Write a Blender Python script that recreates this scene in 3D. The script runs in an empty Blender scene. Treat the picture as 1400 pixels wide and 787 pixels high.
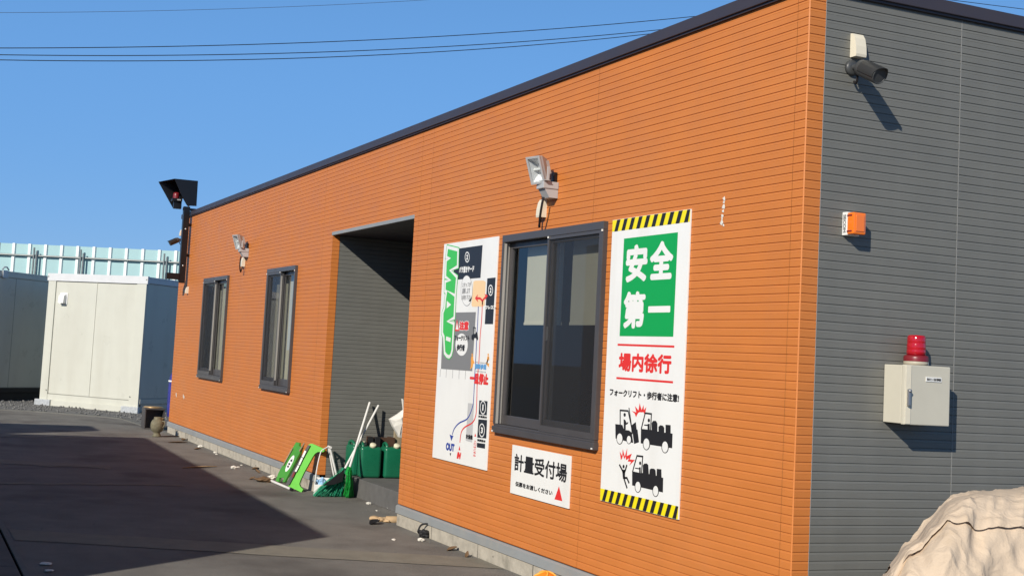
import bpy, bmesh, math, random
from mathutils import Vector, Matrix, noise
random.seed(7)
SC = bpy.context.scene
COL = SC.collection
R = math.radians

# ------------------------------------------------------------------ camera
CAM = Vector((-4.3, -5.2417, 1.5394))
F, PX, PY = 1711.476, 560.549, 348.346          # focal length and principal point, photo pixels (1400 x 787)
pit, rol, yaw = 7.84800209e-02, 5.80700525e-02, 3.83112580e-01
FW = Vector((math.sin(yaw)*math.cos(pit), math.cos(yaw)*math.cos(pit), math.sin(pit)))
r0 = Vector((math.cos(yaw), -math.sin(yaw), 0)); u0 = r0.cross(FW)
RT = math.cos(rol)*r0 + math.sin(rol)*u0
UP = -math.sin(rol)*r0 + math.cos(rol)*u0
cd = bpy.data.cameras.new('camera'); cam = bpy.data.objects.new('camera', cd); COL.objects.link(cam)
cd.sensor_width = 36; cd.lens = 36*F/1400
cd.shift_x = (700-PX)/1400; cd.shift_y = -(393.5-PY)/1400
cd.clip_start = .05; cd.clip_end = 2000
m = Matrix((RT, UP, -FW)).transposed().to_4x4(); m.translation = CAM
cam.matrix_world = m
SC.camera = cam

# ------------------------------------------------------------------ light
SUN = Vector((1.37, 1.0, -.945)).normalized()
w = bpy.data.worlds.new('World'); SC.world = w; w.use_nodes = True
nt = w.node_tree; bg = nt.nodes['Background']
sky = nt.nodes.new('ShaderNodeTexSky'); sky.sky_type = 'NISHITA'; sky.sun_disc = False
sky.sun_elevation = math.asin(-SUN.z)
sky.sun_rotation = math.atan2(-SUN.x, -SUN.y)
sky.air_density = 1.0; sky.dust_density = .25; sky.ozone_density = 2.0
hs = nt.nodes.new('ShaderNodeHueSaturation'); hs.inputs['Saturation'].default_value = 1.3; hs.inputs['Hue'].default_value = .505
mxs = nt.nodes.new('ShaderNodeMix'); mxs.data_type = 'RGBA'; mxs.inputs[0].default_value = .74; mxs.inputs[7].default_value = (1.9, 4.8, 10.2, 1)   # clear blue air over the whole dome
nt.links.new(sky.outputs[0], hs.inputs['Color']); nt.links.new(hs.outputs[0], mxs.inputs[6]); tcw = nt.nodes.new('ShaderNodeTexCoord'); sp = nt.nodes.new('ShaderNodeSeparateXYZ'); nt.links.new(tcw.outputs['Generated'], sp.inputs[0])
mr = nt.nodes.new('ShaderNodeMapRange'); mr.interpolation_type = 'SMOOTHSTEP'; mr.inputs[1].default_value = .18; mr.inputs[2].default_value = .75; mr.inputs[3].default_value = 1.0; mr.inputs[4].default_value = .26
nt.links.new(sp.outputs['Z'], mr.inputs[0])
vm = nt.nodes.new('ShaderNodeVectorMath'); vm.operation = 'SCALE'; nt.links.new(mxs.outputs[2], vm.inputs[0]); nt.links.new(mr.outputs[0], vm.inputs['Scale'])
nt.links.new(vm.outputs[0], bg.inputs[0]); bg.inputs[1].default_value = .085
sd = bpy.data.lights.new('sun', 'SUN'); sd.energy = 5.0; sd.angle = R(.5); sd.color = (1, .93, .82)
so = bpy.data.objects.new('sun', sd); COL.objects.link(so)
so.rotation_euler = SUN.to_track_quat('-Z', 'Y').to_euler(); so.location = (-20, -15, 20)
SC.view_settings.view_transform = 'Standard'; SC.view_settings.look = 'None'
SC.view_settings.exposure = 0; SC.view_settings.gamma = 1
SC.render.engine = 'CYCLES'
SC.cycles.use_denoising = True
SC.cycles.max_bounces = 8; SC.cycles.transparent_max_bounces = 12

# ------------------------------------------------------------------ survey helpers: photo pixel -> point on a real plane
def ray(x, y): return FW + RT*((x-PX)/F) - UP*((y-PY)/F)
def onx(x, y, X=0.): d = ray(x, y); return CAM + d*((X-CAM.x)/d.x)
def ony(x, y, Y=0.): d = ray(x, y); return CAM + d*((Y-CAM.y)/d.y)
def onz(x, y, Z=0.): d = ray(x, y); return CAM + d*((Z-CAM.z)/d.z)
def onp(x, y, P, N): d = ray(x, y); return CAM + d*((Vector(P)-CAM).dot(N)/d.dot(N))
def zp(bx, by, s, *pts): return [(bx+x/s, by+y/s) for x, y in pts]

# ------------------------------------------------------------------ materials
def mat(name, col, rough=.6, spec=.4, metal=0., var=.0, vscale=6., bump=0., bscale=60., stretch=(1, 1, 1), coat=0., dirt=None):
    M = bpy.data.materials.new(name); M.use_nodes = True; t = M.node_tree; b = t.nodes['Principled BSDF']
    b.inputs['Base Color'].default_value = (*col, 1); b.inputs['Roughness'].default_value = rough
    b.inputs['Specular IOR Level'].default_value = spec; b.inputs['Metallic'].default_value = metal
    if coat: b.inputs['Coat Weight'].default_value = coat; b.inputs['Coat Roughness'].default_value = .15
    if var or bump or dirt:
        tc = t.nodes.new('ShaderNodeTexCoord'); mp = t.nodes.new('ShaderNodeMapping'); mp.inputs['Scale'].default_value = stretch
        t.links.new(tc.outputs['Object'], mp.inputs[0])
    if var:
        n = t.nodes.new('ShaderNodeTexNoise'); n.inputs['Scale'].default_value = vscale; n.inputs['Detail'].default_value = 8
        n.inputs['Roughness'].default_value = .65
        t.links.new(mp.outputs[0], n.inputs['Vector'])
        r = t.nodes.new('ShaderNodeMapRange'); r.inputs[1].default_value = .3; r.inputs[2].default_value = .7
        r.inputs[3].default_value = 1-var; r.inputs[4].default_value = 1+var
        t.links.new(n.outputs[0], r.inputs[0])
        mx = t.nodes.new('ShaderNodeMix'); mx.data_type = 'RGBA'; mx.blend_type = 'MULTIPLY'; mx.inputs[0].default_value = 1
        mx.inputs[6].default_value = (*col, 1); t.links.new(r.outputs[0], mx.inputs[7])
        out = mx.outputs[2]
        if dirt:   # blotches of another colour: (colour, scale, low, high)
            n2 = t.nodes.new('ShaderNodeTexNoise'); n2.inputs['Scale'].default_value = dirt[1]; n2.inputs['Detail'].default_value = 6
            t.links.new(mp.outputs[0], n2.inputs['Vector'])
            r2 = t.nodes.new('ShaderNodeMapRange'); r2.inputs[1].default_value = dirt[2]; r2.inputs[2].default_value = dirt[3]
            t.links.new(n2.outputs[0], r2.inputs[0])
            m2 = t.nodes.new('ShaderNodeMix'); m2.data_type = 'RGBA'; t.links.new(r2.outputs[0], m2.inputs[0])
            t.links.new(out, m2.inputs[6]); m2.inputs[7].default_value = (*dirt[0], 1); out = m2.outputs[2]
        t.links.new(out, b.inputs['Base Color'])
        rr = t.nodes.new('ShaderNodeMapRange'); rr.inputs[1].default_value = .3; rr.inputs[2].default_value = .7
        rr.inputs[3].default_value = max(0, rough-.08); rr.inputs[4].default_value = min(1, rough+.08)
        t.links.new(n.outputs[0], rr.inputs[0]); t.links.new(rr.outputs[0], b.inputs['Roughness'])
    if bump:
        n3 = t.nodes.new('ShaderNodeTexNoise'); n3.inputs['Scale'].default_value = bscale; n3.inputs['Detail'].default_value = 5
        t.links.new(mp.outputs[0], n3.inputs['Vector'])
        bp = t.nodes.new('ShaderNodeBump'); bp.inputs['Strength'].default_value = bump; bp.inputs['Distance'].default_value = .01
        t.links.new(n3.outputs[0], bp.inputs['Height']); t.links.new(bp.outputs[0], b.inputs['Normal'])
    return M

def overlay(M, col, scale, stretch, lo, hi, amount, detail=6):
    t = M.node_tree; b = t.nodes['Principled BSDF']; src = b.inputs['Base Color'].links[0].from_socket if b.inputs['Base Color'].links else None
    tc = t.nodes.new('ShaderNodeTexCoord'); mp = t.nodes.new('ShaderNodeMapping'); mp.inputs['Scale'].default_value = stretch; t.links.new(tc.outputs['Object'], mp.inputs[0])
    n = t.nodes.new('ShaderNodeTexNoise'); n.inputs['Scale'].default_value = scale; n.inputs['Detail'].default_value = detail; t.links.new(mp.outputs[0], n.inputs['Vector'])
    r = t.nodes.new('ShaderNodeMapRange'); r.inputs[1].default_value = lo; r.inputs[2].default_value = hi; r.inputs[3].default_value = 0; r.inputs[4].default_value = amount; t.links.new(n.outputs[0], r.inputs[0])
    m2 = t.nodes.new('ShaderNodeMix'); m2.data_type = 'RGBA'; t.links.new(r.outputs[0], m2.inputs[0]); m2.inputs[7].default_value = (*col, 1)
    if src: t.links.new(src, m2.inputs[6])
    else: m2.inputs[6].default_value = b.inputs['Base Color'].default_value
    t.links.new(m2.outputs[2], b.inputs['Base Color']); return M
def glass(name, tint, gloss=.9, rough=.02):
    M = bpy.data.materials.new(name); M.use_nodes = True; t = M.node_tree; t.nodes.clear()
    o = t.nodes.new('ShaderNodeOutputMaterial'); mx = t.nodes.new('ShaderNodeMixShader')
    tr = t.nodes.new('ShaderNodeBsdfTransparent'); tr.inputs[0].default_value = (*tint, 1)
    gl = t.nodes.new('ShaderNodeBsdfGlossy'); gl.inputs[0].default_value = (gloss, gloss, gloss, 1); gl.inputs[1].default_value = rough
    lw = t.nodes.new('ShaderNodeLayerWeight'); lw.inputs[0].default_value = .5
    p5 = t.nodes.new('ShaderNodeMath'); p5.operation = 'POWER'; p5.inputs[1].default_value = 4.5; t.links.new(lw.outputs['Facing'], p5.inputs[0])
    ma = t.nodes.new('ShaderNodeMath'); ma.operation = 'MULTIPLY_ADD'; ma.inputs[1].default_value = .9; ma.inputs[2].default_value = .085; t.links.new(p5.outputs[0], ma.inputs[0])
    t.links.new(ma.outputs[0], mx.inputs[0]); t.links.new(tr.outputs[0], mx.inputs[1]); t.links.new(gl.outputs[0], mx.inputs[2])
    t.links.new(mx.outputs[0], o.inputs[0]); return M

def mesh_screen(name, alpha, col):
    M = bpy.data.materials.new(name); M.use_nodes = True; t = M.node_tree; b = t.nodes['Principled BSDF']
    b.inputs['Base Color'].default_value = (*col, 1); b.inputs['Roughness'].default_value = .7; b.inputs['Alpha'].default_value = alpha
    return M

def clear_plastic(name, col, trans=.5, rough=.15):
    M = mat(name, col, rough, .5); b = M.node_tree.nodes['Principled BSDF']
    b.inputs['Transmission Weight'].default_value = trans; b.inputs['Coat Weight'].default_value = .5; return M

ORANGE = mat('orange_siding', (.575, .19, .044), .5, .3, var=.05, vscale=2.2, bump=.12, bscale=140, stretch=(1, 1, 2.5))
ORANGE_J = mat('orange_joint', (.36, .11, .03), .7)
GRAY = mat('gray_siding', (.156, .156, .142), .5, .35, var=.06, vscale=2.5, bump=.15, bscale=150, stretch=(1, 1, 2.5))
GRAY_J = mat('gray_joint', (.27, .27, .26), .6)
TRIM = mat('dark_roof_trim', (.045, .038, .047), .45, .4, var=.06)
FLASH = mat('grey_base_flashing', (.27, .285, .29), .5, .4, var=.05, vscale=4)
CONC = mat('foundation_concrete', (.42, .385, .32), .85, .2, var=.18, vscale=9, bump=.35, bscale=45, dirt=((.2, .185, .15), 5, .56, .74))
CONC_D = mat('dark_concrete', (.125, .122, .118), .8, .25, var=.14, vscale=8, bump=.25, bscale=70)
ASPH = mat('asphalt', (.182, .172, .154), .9, .15, var=.2, vscale=2.2, bump=.5, bscale=220, dirt=((.09, .08, .072), .9, .52, .72))
PATCH = mat('asphalt_patch', (.215, .198, .16), .9, .15, var=.14, vscale=5, bump=.4, bscale=200)
KERB = mat('kerb_concrete', (.17, .168, .155), .9, .06, var=.12, vscale=8, bump=.2)
PAVER = mat('paver_concrete', (.14, .135, .125), .92, .05, var=.16, vscale=6, bump=.25)
GRAVEL = mat('gravel', (.15, .148, .145), .9, .2, var=.45, vscale=22, bump=1., bscale=30)
ROCK = mat('gravel_stone', (.17, .168, .162), .85, .2, var=.3, vscale=9)
FRAME = mat('window_frame', (.068, .063, .064), .36, .5, var=.06)
GLASS = glass('window_glass', (.78, .82, .82))
SCREEN = mesh_screen('insect_screen', .42, (.03, .03, .032))
BLIND = mat('beige_blind', (.64, .58, .44), .8, .2, var=.05, vscale=3)
CLIP = mat('white_clip', (.75, .73, .68), .5)
SUNLIT_FRAME = mat('sunlit_frame_tone', (.36, .34, .31), .45, .5, metal=.2)  # paler tone that paints sunlight onto the frame and stile edges
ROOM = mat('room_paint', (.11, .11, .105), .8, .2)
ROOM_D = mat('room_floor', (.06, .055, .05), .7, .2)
WHITE = mat('sign_white', (.80, .80, .775), .38, .4, var=.02, vscale=3)
INK = mat('print_black', (.018, .017, .018), .45, .4)
INK_B = mat('print_charcoal', (.02, .023, .03), .45, .4)
GREEN = mat('print_green', (.005, .34, .075), .42, .4)
GREEN_L = mat('print_light_green', (.05, .50, .09), .42, .4)
RED = mat('print_red', (.72, .035, .03), .42, .4)
YELLOW = mat('print_yellow', (.85, .72, .01), .42, .4)
BLUE = mat('print_blue', (.03, .06, .32), .42, .4)
SKYB = mat('print_light_blue', (.12, .33, .62), .42, .4)
ORNG = mat('print_orange', (.85, .36, .06), .42, .4)
PEACH = mat('print_peach', (.86, .6, .33), .42, .4)
GREY_P = mat('print_grey', (.21, .21, .21), .42, .4)
GREY_L = mat('print_light_grey', (.5, .5, .5), .42, .4)
BEIGE = mat('beige_plastic', (.72, .66, .52), .45, .4, var=.04)
BOXP = mat('beige_box_paint', (.56, .53, .435), .42, .4, var=.04, vscale=4)
STEEL = mat('brushed_steel', (.42, .42, .42), .35, .5, metal=.8)
ALU = mat('grey_cast_metal', (.44, .44, .44), .5, .4, metal=.08, var=.06)
REFL = mat('reflector_foil', (.8, .8, .8), .35, .5, metal=.35, var=.12, vscale=30)
LGLASS = glass('lamp_glass', (.9, .92, .92))
CAMG = mat('charcoal_plastic', (.055, .058, .06), .4, .45, var=.05)
LENS = mat('lens_black', (.006, .006, .007), .08, .6)
BLACK = mat('black_steel', (.008, .008, .009), .35, .4)
CABLE = mat('black_rubber', (.018, .015, .016), .6, .3)
ORANGE_C = clear_plastic('orange_lens', (.95, .21, .01), .1)
RED_C = clear_plastic('red_lens', (.55, .006, .018), .3)
RED_D = mat('dark_red_base', (.18, .012, .018), .35, .5)
GOLDEN = mat('beige_metal_base', (.4, .36, .28), .5, .4)
SLOT = mat('dark_slot', (.006, .006, .006), 1., 0.)
SHED = mat('cream_panel', (.56, .56, .49), .32, .45, var=.025, vscale=2.5)
SHED_G = mat('silver_panel_trim', (.62, .63, .64), .4, .45, var=.04)
SEAM = mat('panel_seam', (.33, .33, .29), .7)
GALV = mat('galvanised_plate', (.5, .52, .53), .5, .4, metal=.4, var=.2, vscale=30)
UNDER = mat('gap_black', (.03, .03, .03), .8)  # near black, for open gaps and joints that look dark
CYAN = mat('pale_aqua_sheet', (.33, .51, .525), .5, .35, var=.04, vscale=1.5)
RIB = mat('white_rib', (.80, .82, .80), .45, .4)
PIPE = mat('scaffold_pipe', (.24, .26, .26), .45, .5, metal=.5, var=.15, vscale=12)
TARP = mat('beige_canvas', (.58, .46, .34), .85, .2, var=.1, vscale=3.5, bump=.25, bscale=110, dirt=((.42, .30, .18), 2.2, .58, .8))
LIME = mat('green_board', (.12, .52, .045), .45, .4, var=.08, vscale=5)
LIME_SHADE = mat('shaded_green_board', (.065, .28, .04), .5, .35, var=.1, vscale=5)  # same green darkened for the way this board faces the light
PVC = mat('white_pole', (.72, .71, .68), .45, .4, var=.08, vscale=10)
CAN = mat('green_jerry_plastic', (.008, .13, .065), .3, .5, var=.08, vscale=8)
CAP = mat('cream_cap', (.7, .66, .48), .5)
BRIS = mat('teal_bristles', (.012, .27, .14), .55, .35, var=.6, vscale=70)
BRIS2 = mat('bright_green_bristles', (.015, .33, .055), .5, .35, var=.6, vscale=60)
BINDER = mat('black_broom_binding', (.012, .012, .014), .7)
WOOD = mat('weathered_wood', (.3, .25, .17), .8, .2, var=.2, vscale=8, stretch=(1, 1, .2))
WOOD_D = mat('dark_brown_wood', (.08, .045, .03), .75, .2, var=.25, vscale=10)
CLOTH = mat('white_sack', (.72, .70, .65), .8, .2, var=.06, vscale=7)
BLUEP = mat('blue_barrel_plastic', (.03, .035, .24), .35, .5, var=.05)
POT = mat('greenish_stoneware', (.16, .145, .095), .7, .3, var=.3, vscale=18, bump=.2)
TIN = mat('gold_tin', (.45, .3, .14), .4, .5, metal=.5, var=.15, vscale=14)
ORB = mat('orange_rubber', (.82, .22, .015), .5, .4, var=.12, vscale=6)
ORB2 = mat('orange_paler_stripe', (.85, .38, .05), .5, .4)
TAN = mat('tan_leather', (.5, .35, .2), .85, .2, var=.15, vscale=20)
SCRAP = mat('white_scrap', (.7, .67, .6), .8, .2, var=.15, vscale=40)
LEAF = mat('brown_leaf', (.16, .1, .055), .8, .2, var=.2, vscale=30)
BLUEW = mat('blue_white_plastic', (.3, .5, .72), .5, .4, var=.3, vscale=30)
OFFICE = mat('pale_prefab_panel', (.5, .5, .48), .55, .3, var=.05)
WIRE = mat('wire_black', (.012, .014, .02), .6)
WIRE_F = mat('wire_blue_grey', (.07, .1, .15), .6)  # blue grey, paler than the other wires

overlay(ORANGE, (.46, .17, .06), 3., (1, 2.2, .12), .48, .75, .16); overlay(ORANGE, (.60, .25, .09), 1.1, (1, 1, 1), .5, .75, .2)
overlay(GRAY, (.20, .20, .185), 3., (2.2, 1, .12), .48, .75, .22)
overlay(ASPH, (.30, .285, .26), 150., (1, 1, 1), .56, .7, .7, 2); overlay(ASPH, (.05, .047, .045), 120., (1, 1, 1), .57, .7, .6, 2)
overlay(ASPH, (.075, .07, .065), .55, (1, .35, 1), .54, .7, .55); overlay(ASPH, (.22, .205, .175), 1.6, (1, .5, 1), .55, .72, .5)
overlay(PATCH, (.26, .24, .2), 240., (1, 1, 1), .58, .72, .5, 2); overlay(PATCH, (.05, .047, .045), 170., (1, 1, 1), .58, .72, .5, 2)
overlay(WHITE, (.62, .6, .55), 2.5, (1, 2, .3), .5, .8, .35)
overlay(SHED, (.42, .40, .33), 2.2, (1, 1, .15), .5, .8, .4)
overlay(FLASH, (.36, .34, .3), 5., (1, 1, 1), .5, .75, .5)
def creases(M, scale, strength):
    t = M.node_tree; b = t.nodes['Principled BSDF']; tc = t.nodes.new('ShaderNodeTexCoord')
    n = t.nodes.new('ShaderNodeTexNoise'); n.inputs['Scale'].default_value = 3.; n.inputs['Detail'].default_value = 3; t.links.new(tc.outputs['Object'], n.inputs['Vector'])
    mx = t.nodes.new('ShaderNodeMix'); mx.data_type = 'RGBA'; mx.blend_type = 'ADD'; mx.inputs[0].default_value = .35; t.links.new(tc.outputs['Object'], mx.inputs[6]); t.links.new(n.outputs['Color'], mx.inputs[7])
    v = t.nodes.new('ShaderNodeTexVoronoi'); v.feature = 'DISTANCE_TO_EDGE'; v.inputs['Scale'].default_value = scale; t.links.new(mx.outputs[2], v.inputs['Vector'])
    r = t.nodes.new('ShaderNodeMapRange'); r.inputs[1].default_value = 0; r.inputs[2].default_value = .22; t.links.new(v.outputs['Distance'], r.inputs[0])
    bp = t.nodes.new('ShaderNodeBump'); bp.inputs['Strength'].default_value = strength; bp.inputs['Distance'].default_value = .012; bp.invert = True
    t.links.new(r.outputs[0], bp.inputs['Height'])
    old = b.inputs['Normal'].links[0].from_socket; t.links.new(old, bp.inputs['Normal']); t.links.new(bp.outputs[0], b.inputs['Normal'])
creases(TARP, 7.5, .35)
# ------------------------------------------------------------------ mesh builder
class MB:
    def __init__(s): s.v = []; s.f = []; s.sm = []; s.pc = []
    def piece(s, name): s.pc.append((name, len(s.f)))
    def add(s, vs, fs, smooth=False):
        o = len(s.v); s.v += [Vector(p) for p in vs]
        for f in fs: s.f.append([i+o for i in f]); s.sm.append(smooth)
        return s
    def box(s, a, b, bev=0., M=None):
        x0, y0, z0 = a; x1, y1, z1 = b
        bm = bmesh.new(); bmesh.ops.create_cube(bm, size=1)
        for v in bm.verts:
            v.co = Vector(((x0+x1)/2+v.co.x*(x1-x0), (y0+y1)/2+v.co.y*(y1-y0), (z0+z1)/2+v.co.z*(z1-z0)))
        if bev: bmesh.ops.bevel(bm, geom=bm.edges[:], offset=bev, segments=2, affect='EDGES', profile=.6)
        bm.verts.index_update()
        vs = [(M @ v.co if M else v.co.copy()) for v in bm.verts]; fs = [[v.index for v in f.verts] for f in bm.faces]
        bm.free(); return s.add(vs, fs)
    def prism(s, pts, off, cap=True):          # polygon (3-D points, planar) extruded by vector off
        n = len(pts); off = Vector(off); P = [Vector(p) for p in pts]
        fs = [[i, (i+1) % n, (i+1) % n+n, i+n] for i in range(n)]
        if cap: fs += [list(range(n))[::-1], list(range(n, 2*n))]
        return s.add(P+[p+off for p in P], fs)
    def tube(s, pts, r, n=8, cap=True):
        P = [Vector(p) for p in pts]; k = len(P); rs = r if isinstance(r, (list, tuple)) else [r]*k
        vs = []; prev = None
        for i, p in enumerate(P):
            t = (P[min(i+1, k-1)]-P[max(i-1, 0)]).normalized()
            if prev is None: a = t.orthogonal().normalized()
            else: a = (prev - t*prev.dot(t)).normalized()
            prev = a; b = t.cross(a)
            for j in range(n):
                q = 2*math.pi*j/n; vs.append(p+(a*math.cos(q)+b*math.sin(q))*rs[i])
        fs = [[i*n+j, i*n+(j+1) % n, (i+1)*n+(j+1) % n, (i+1)*n+j] for i in range(k-1) for j in range(n)]
        s.add(vs, fs, True)
        if cap: s.add(vs[:n], [list(range(n))[::-1]]); s.add(vs[-n:], [list(range(n))])
        return s
    def lathe(s, prof, c=(0, 0, 0), n=24, M=None, smooth=True):   # prof: (radius, height)
        vs = []; c = Vector(c)
        for r, h in prof:
            for j in range(n):
                q = 2*math.pi*j/n; p = Vector((r*math.cos(q), r*math.sin(q), h)); vs.append((M @ p if M else p)+c)
        k = len(prof)
        fs = [[i*n+j, i*n+(j+1) % n, (i+1)*n+(j+1) % n, (i+1)*n+j] for i in range(k-1) for j in range(n)]
        s.add(vs, fs, smooth)
        s.add(vs[:n], [list(range(n))[::-1]]); s.add(vs[-n:], [list(range(n))]); return s
    def quad(s, a, b, c, d): return s.add([a, b, c, d], [[0, 1, 2, 3]])

UZ = Vector((0, 0, 1))
def rootloc(p):
    while p.parent: p = p.parent
    return Vector(p.location)
def obj(name, mb, mt, parent=None, label=None):
    me = bpy.data.meshes.new(name); off = rootloc(parent) if parent else Vector((0, 0, 0))
    me.from_pydata([tuple(v-off) for v in mb.v], [], mb.f)
    me.polygons.foreach_set('use_smooth', mb.sm); me.materials.append(mt); me.update()
    o = bpy.data.objects.new(name, me); COL.objects.link(o)
    if parent: o.parent = parent
    if label: o['label'] = label
    return o
def pieces(mb, mt, parent):          # one object per printed piece
    ends = [p[1] for p in mb.pc[1:]]+[len(mb.f)]
    for (name, a), z in zip(mb.pc, ends):
        b = MB(); used = sorted({i for f in mb.f[a:z] for i in f}); ix = {i: k for k, i in enumerate(used)}
        b.v = [mb.v[i] for i in used]; b.f = [[ix[i] for i in f] for f in mb.f[a:z]]; b.sm = mb.sm[a:z]; obj(name, b, mt, parent)
def each(name, mb, mt, parent):      # one object per separate solid
    par = list(range(len(mb.v)))
    def find(i):
        while par[i] != i: par[i] = par[par[i]]; i = par[i]
        return i
    key = {}
    for i, v in enumerate(mb.v):
        k = (round(v.x, 4), round(v.y, 4), round(v.z, 4))
        if k in key: par[find(i)] = find(key[k])
        else: key[k] = i
    for f in mb.f:
        for i in f[1:]: par[find(i)] = find(f[0])
    groups = {}
    for j, f in enumerate(mb.f): groups.setdefault(find(f[0]), []).append(j)
    for js in groups.values():
        b = MB(); used = sorted({i for j in js for i in mb.f[j]}); ix = {i: k for k, i in enumerate(used)}
        b.v = [mb.v[i] for i in used]; b.f = [[ix[i] for i in mb.f[j]] for j in js]; b.sm = [mb.sm[j] for j in js]; obj(name, b, mt, parent)
def tag(o, label, cat, group=None):
    o['label'] = label; o['category'] = cat
    if group: o['group'] = group
    return o
def thing(name, loc, label, cat, group=None):
    o = bpy.data.objects.new(name, None); COL.objects.link(o); o.location = loc; o.empty_display_size = .1
    return tag(o, label, cat, group)
def struct(name, mb, mt):
    o = obj(name, mb, mt); o['kind'] = 'structure'; return o
def single(name, mb, mt, label, cat, group=None): return tag(obj(name, mb, mt), label, cat, group)
def copy_tree(o, parent=None):
    c = o.copy(); COL.objects.link(c)
    if parent: c.parent = parent
    for ch in o.children: copy_tree(ch, c)
    return c

# ------------------------------------------------------------------ siding
PITCH, PH = .04565, .0064
def siding(mb, fn, a, b, z0, z1):
    rows = []
    k0 = int(math.floor((z0-PH)/PITCH))-1; k1 = int((z1-PH)/PITCH)+2
    prof = []
    for k in range(k0, k1):
        z = PH+k*PITCH
        prof += [(z-.0022, -.001), (z-.0010, -.0050), (z+.0010, -.0050), (z+.0020, 0.), (z+PITCH*.62, .0004), (z+PITCH*.66, -.0002), (z+PITCH*.69, .0009)]
    inside = [p for p in prof if z0 < p[0] < z1]
    rows = [(z0, 0.)]+inside+[(z1, 0.)]
    n = len(rows)
    mb.add([fn(a, z, d) for z, d in rows]+[fn(b, z, d) for z, d in rows], [[i, i+1, n+i+1, n+i] for i in range(n-1)])
def front(u, z, d): return (-d, u, z)
def panels(mb, fn, a, b, z0, z1, holes, breaks=()):
    ys = sorted({a, b, *[h[0] for h in holes], *[h[1] for h in holes], *breaks})
    for p, q in zip(ys, ys[1:]):
        mid = (p+q)/2; g0 = .001 if p in breaks else 0; g1 = .001 if q in breaks else 0
        zs = [z0]
        for h in sorted([h for h in holes if h[0] < mid < h[1]], key=lambda h: h[2]): zs += [h[2], h[3]]
        zs.append(z1)
        for i in range(0, len(zs), 2):
            if zs[i+1]-zs[i] > .002: siding(mb, fn, p+g0, q-g1, zs[i], zs[i+1])

# ------------------------------------------------------------------ the setting
g = MB(); g.quad((-400, -400, 0), (400, -400, 0), (400, 500, 0), (-400, 500, 0)); struct('ground', g, ASPH)
def ground_poly(name, pts, mt, z):
    b = MB(); b.add([(p[0], p[1], z) for p in pts], [list(range(len(pts)))]); return struct(name, b, mt)
gp = [onz(x, y) for x, y in ((0, 559.5), (48, 562), (95, 565.5), (140, 569), (178, 573), (205, 582))]
ground_poly('gravel_ground', [(-30, gp[0].y+1.2), (-6, gp[0].y+.5)]+[(p.x, p.y) for p in gp]+[(.1, 18.), (.4, 16.3), (9, 16.3), (40, 60), (-30, 60)], GRAVEL, .006)
b = MB()
kp = [Vector((-30, gp[0].y+1.15, 0)), Vector((-6, gp[0].y+.45, 0))]+gp
for p, q in zip(kp, kp[1:]):
    d = (q-p); d.z = 0; n = Vector((d.y, -d.x, 0)).normalized()*.16
    b.prism([(p.x, p.y, .0), (q.x, q.y, .0), (q.x+n.x, q.y+n.y, .0), (p.x+n.x, p.y+n.y, .0)], (0, 0, .014))
struct('kerb', b, KERB)
b = MB()
for i in range(2600):
    u = random.random(); x = random.uniform(-4.5, 1.2); y = random.uniform(15.5, 25)
    edge = None
    for p, q in zip(gp, gp[1:]):
        if p.x <= x <= q.x: edge = p.y+(q.y-p.y)*(x-p.x)/(q.x-p.x)
    if edge is None: edge = gp[0].y+.1 if x < gp[0].x else 17.6
    if y < edge+.05 or x > .45 and y < 16.4: continue
    r = random.uniform(.014, .035); c = Vector((x, y, .006+r*.35)); vs = []
    for dx, dy, dz in ((1, 0, 0), (-1, 0, 0), (0, 1, 0), (0, -1, 0), (0, 0, .8), (0, 0, -.8)):
        vs.append(c+Vector((dx, dy, dz))*r*random.uniform(.6, 1.2))
    b.add(vs, [[0, 2, 4], [2, 1, 4], [1, 3, 4], [3, 0, 4], [2, 0, 5], [1, 2, 5], [3, 1, 5], [0, 3, 5]])
o = obj('gravel', b, ROCK); o['kind'] = 'stuff'; o['label'] = 'loose grey gravel stones around the cream sheds'
# paler trench repairs across the yard
def jag(a, b_, n, amp):
    return [Vector(a).lerp(Vector(b_), i/n)+Vector((0, random.uniform(-amp, amp), 0)) for i in range(n+1)]
def strip(name, px4, amp=.02):
    q = [onz(*p) for p in px4]
    t = jag(q[0], q[1], 10, amp); u = jag(q[3], q[2], 10, amp)
    bb = MB(); n = len(t)
    bb.add([(p.x, p.y, .004) for p in t+u], [[i, i+1, n+i+1, n+i] for i in range(n-1)]); struct(name, bb, PATCH)
strip('road', [(12, 723), (655, 763), (690, 778), (20, 738)])
strip('road', [(-60, 624), (150, 636), (150, 641), (-60, 631)], .08)
strip('road', [(-60, 658), (250, 662), (250, 664), (-60, 661)], .03)
strip('road', [(-40, 593.5), (110, 597), (110, 599), (-40, 596)], .1)
# kerb line with drain slot and pavers at the left
b = MB(); b.box((-3.442, -30, -.05), (-3.40, 9, .012), .004); struct('kerb', b, KERB)
b = MB(); b.quad((-3.459, -30, .002), (-3.4425, -30, .002), (-3.4425, 9, .002), (-3.459, 9, .002)); struct('kerb', b, SLOT)
b = MB(); y = -8.
while y < 9: b.box((-5.4, y, -.05), (-3.460, y+.592, .012+random.uniform(-.002, .002)), .004); y += .6
struct('pavement', b, PAVER)

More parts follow.
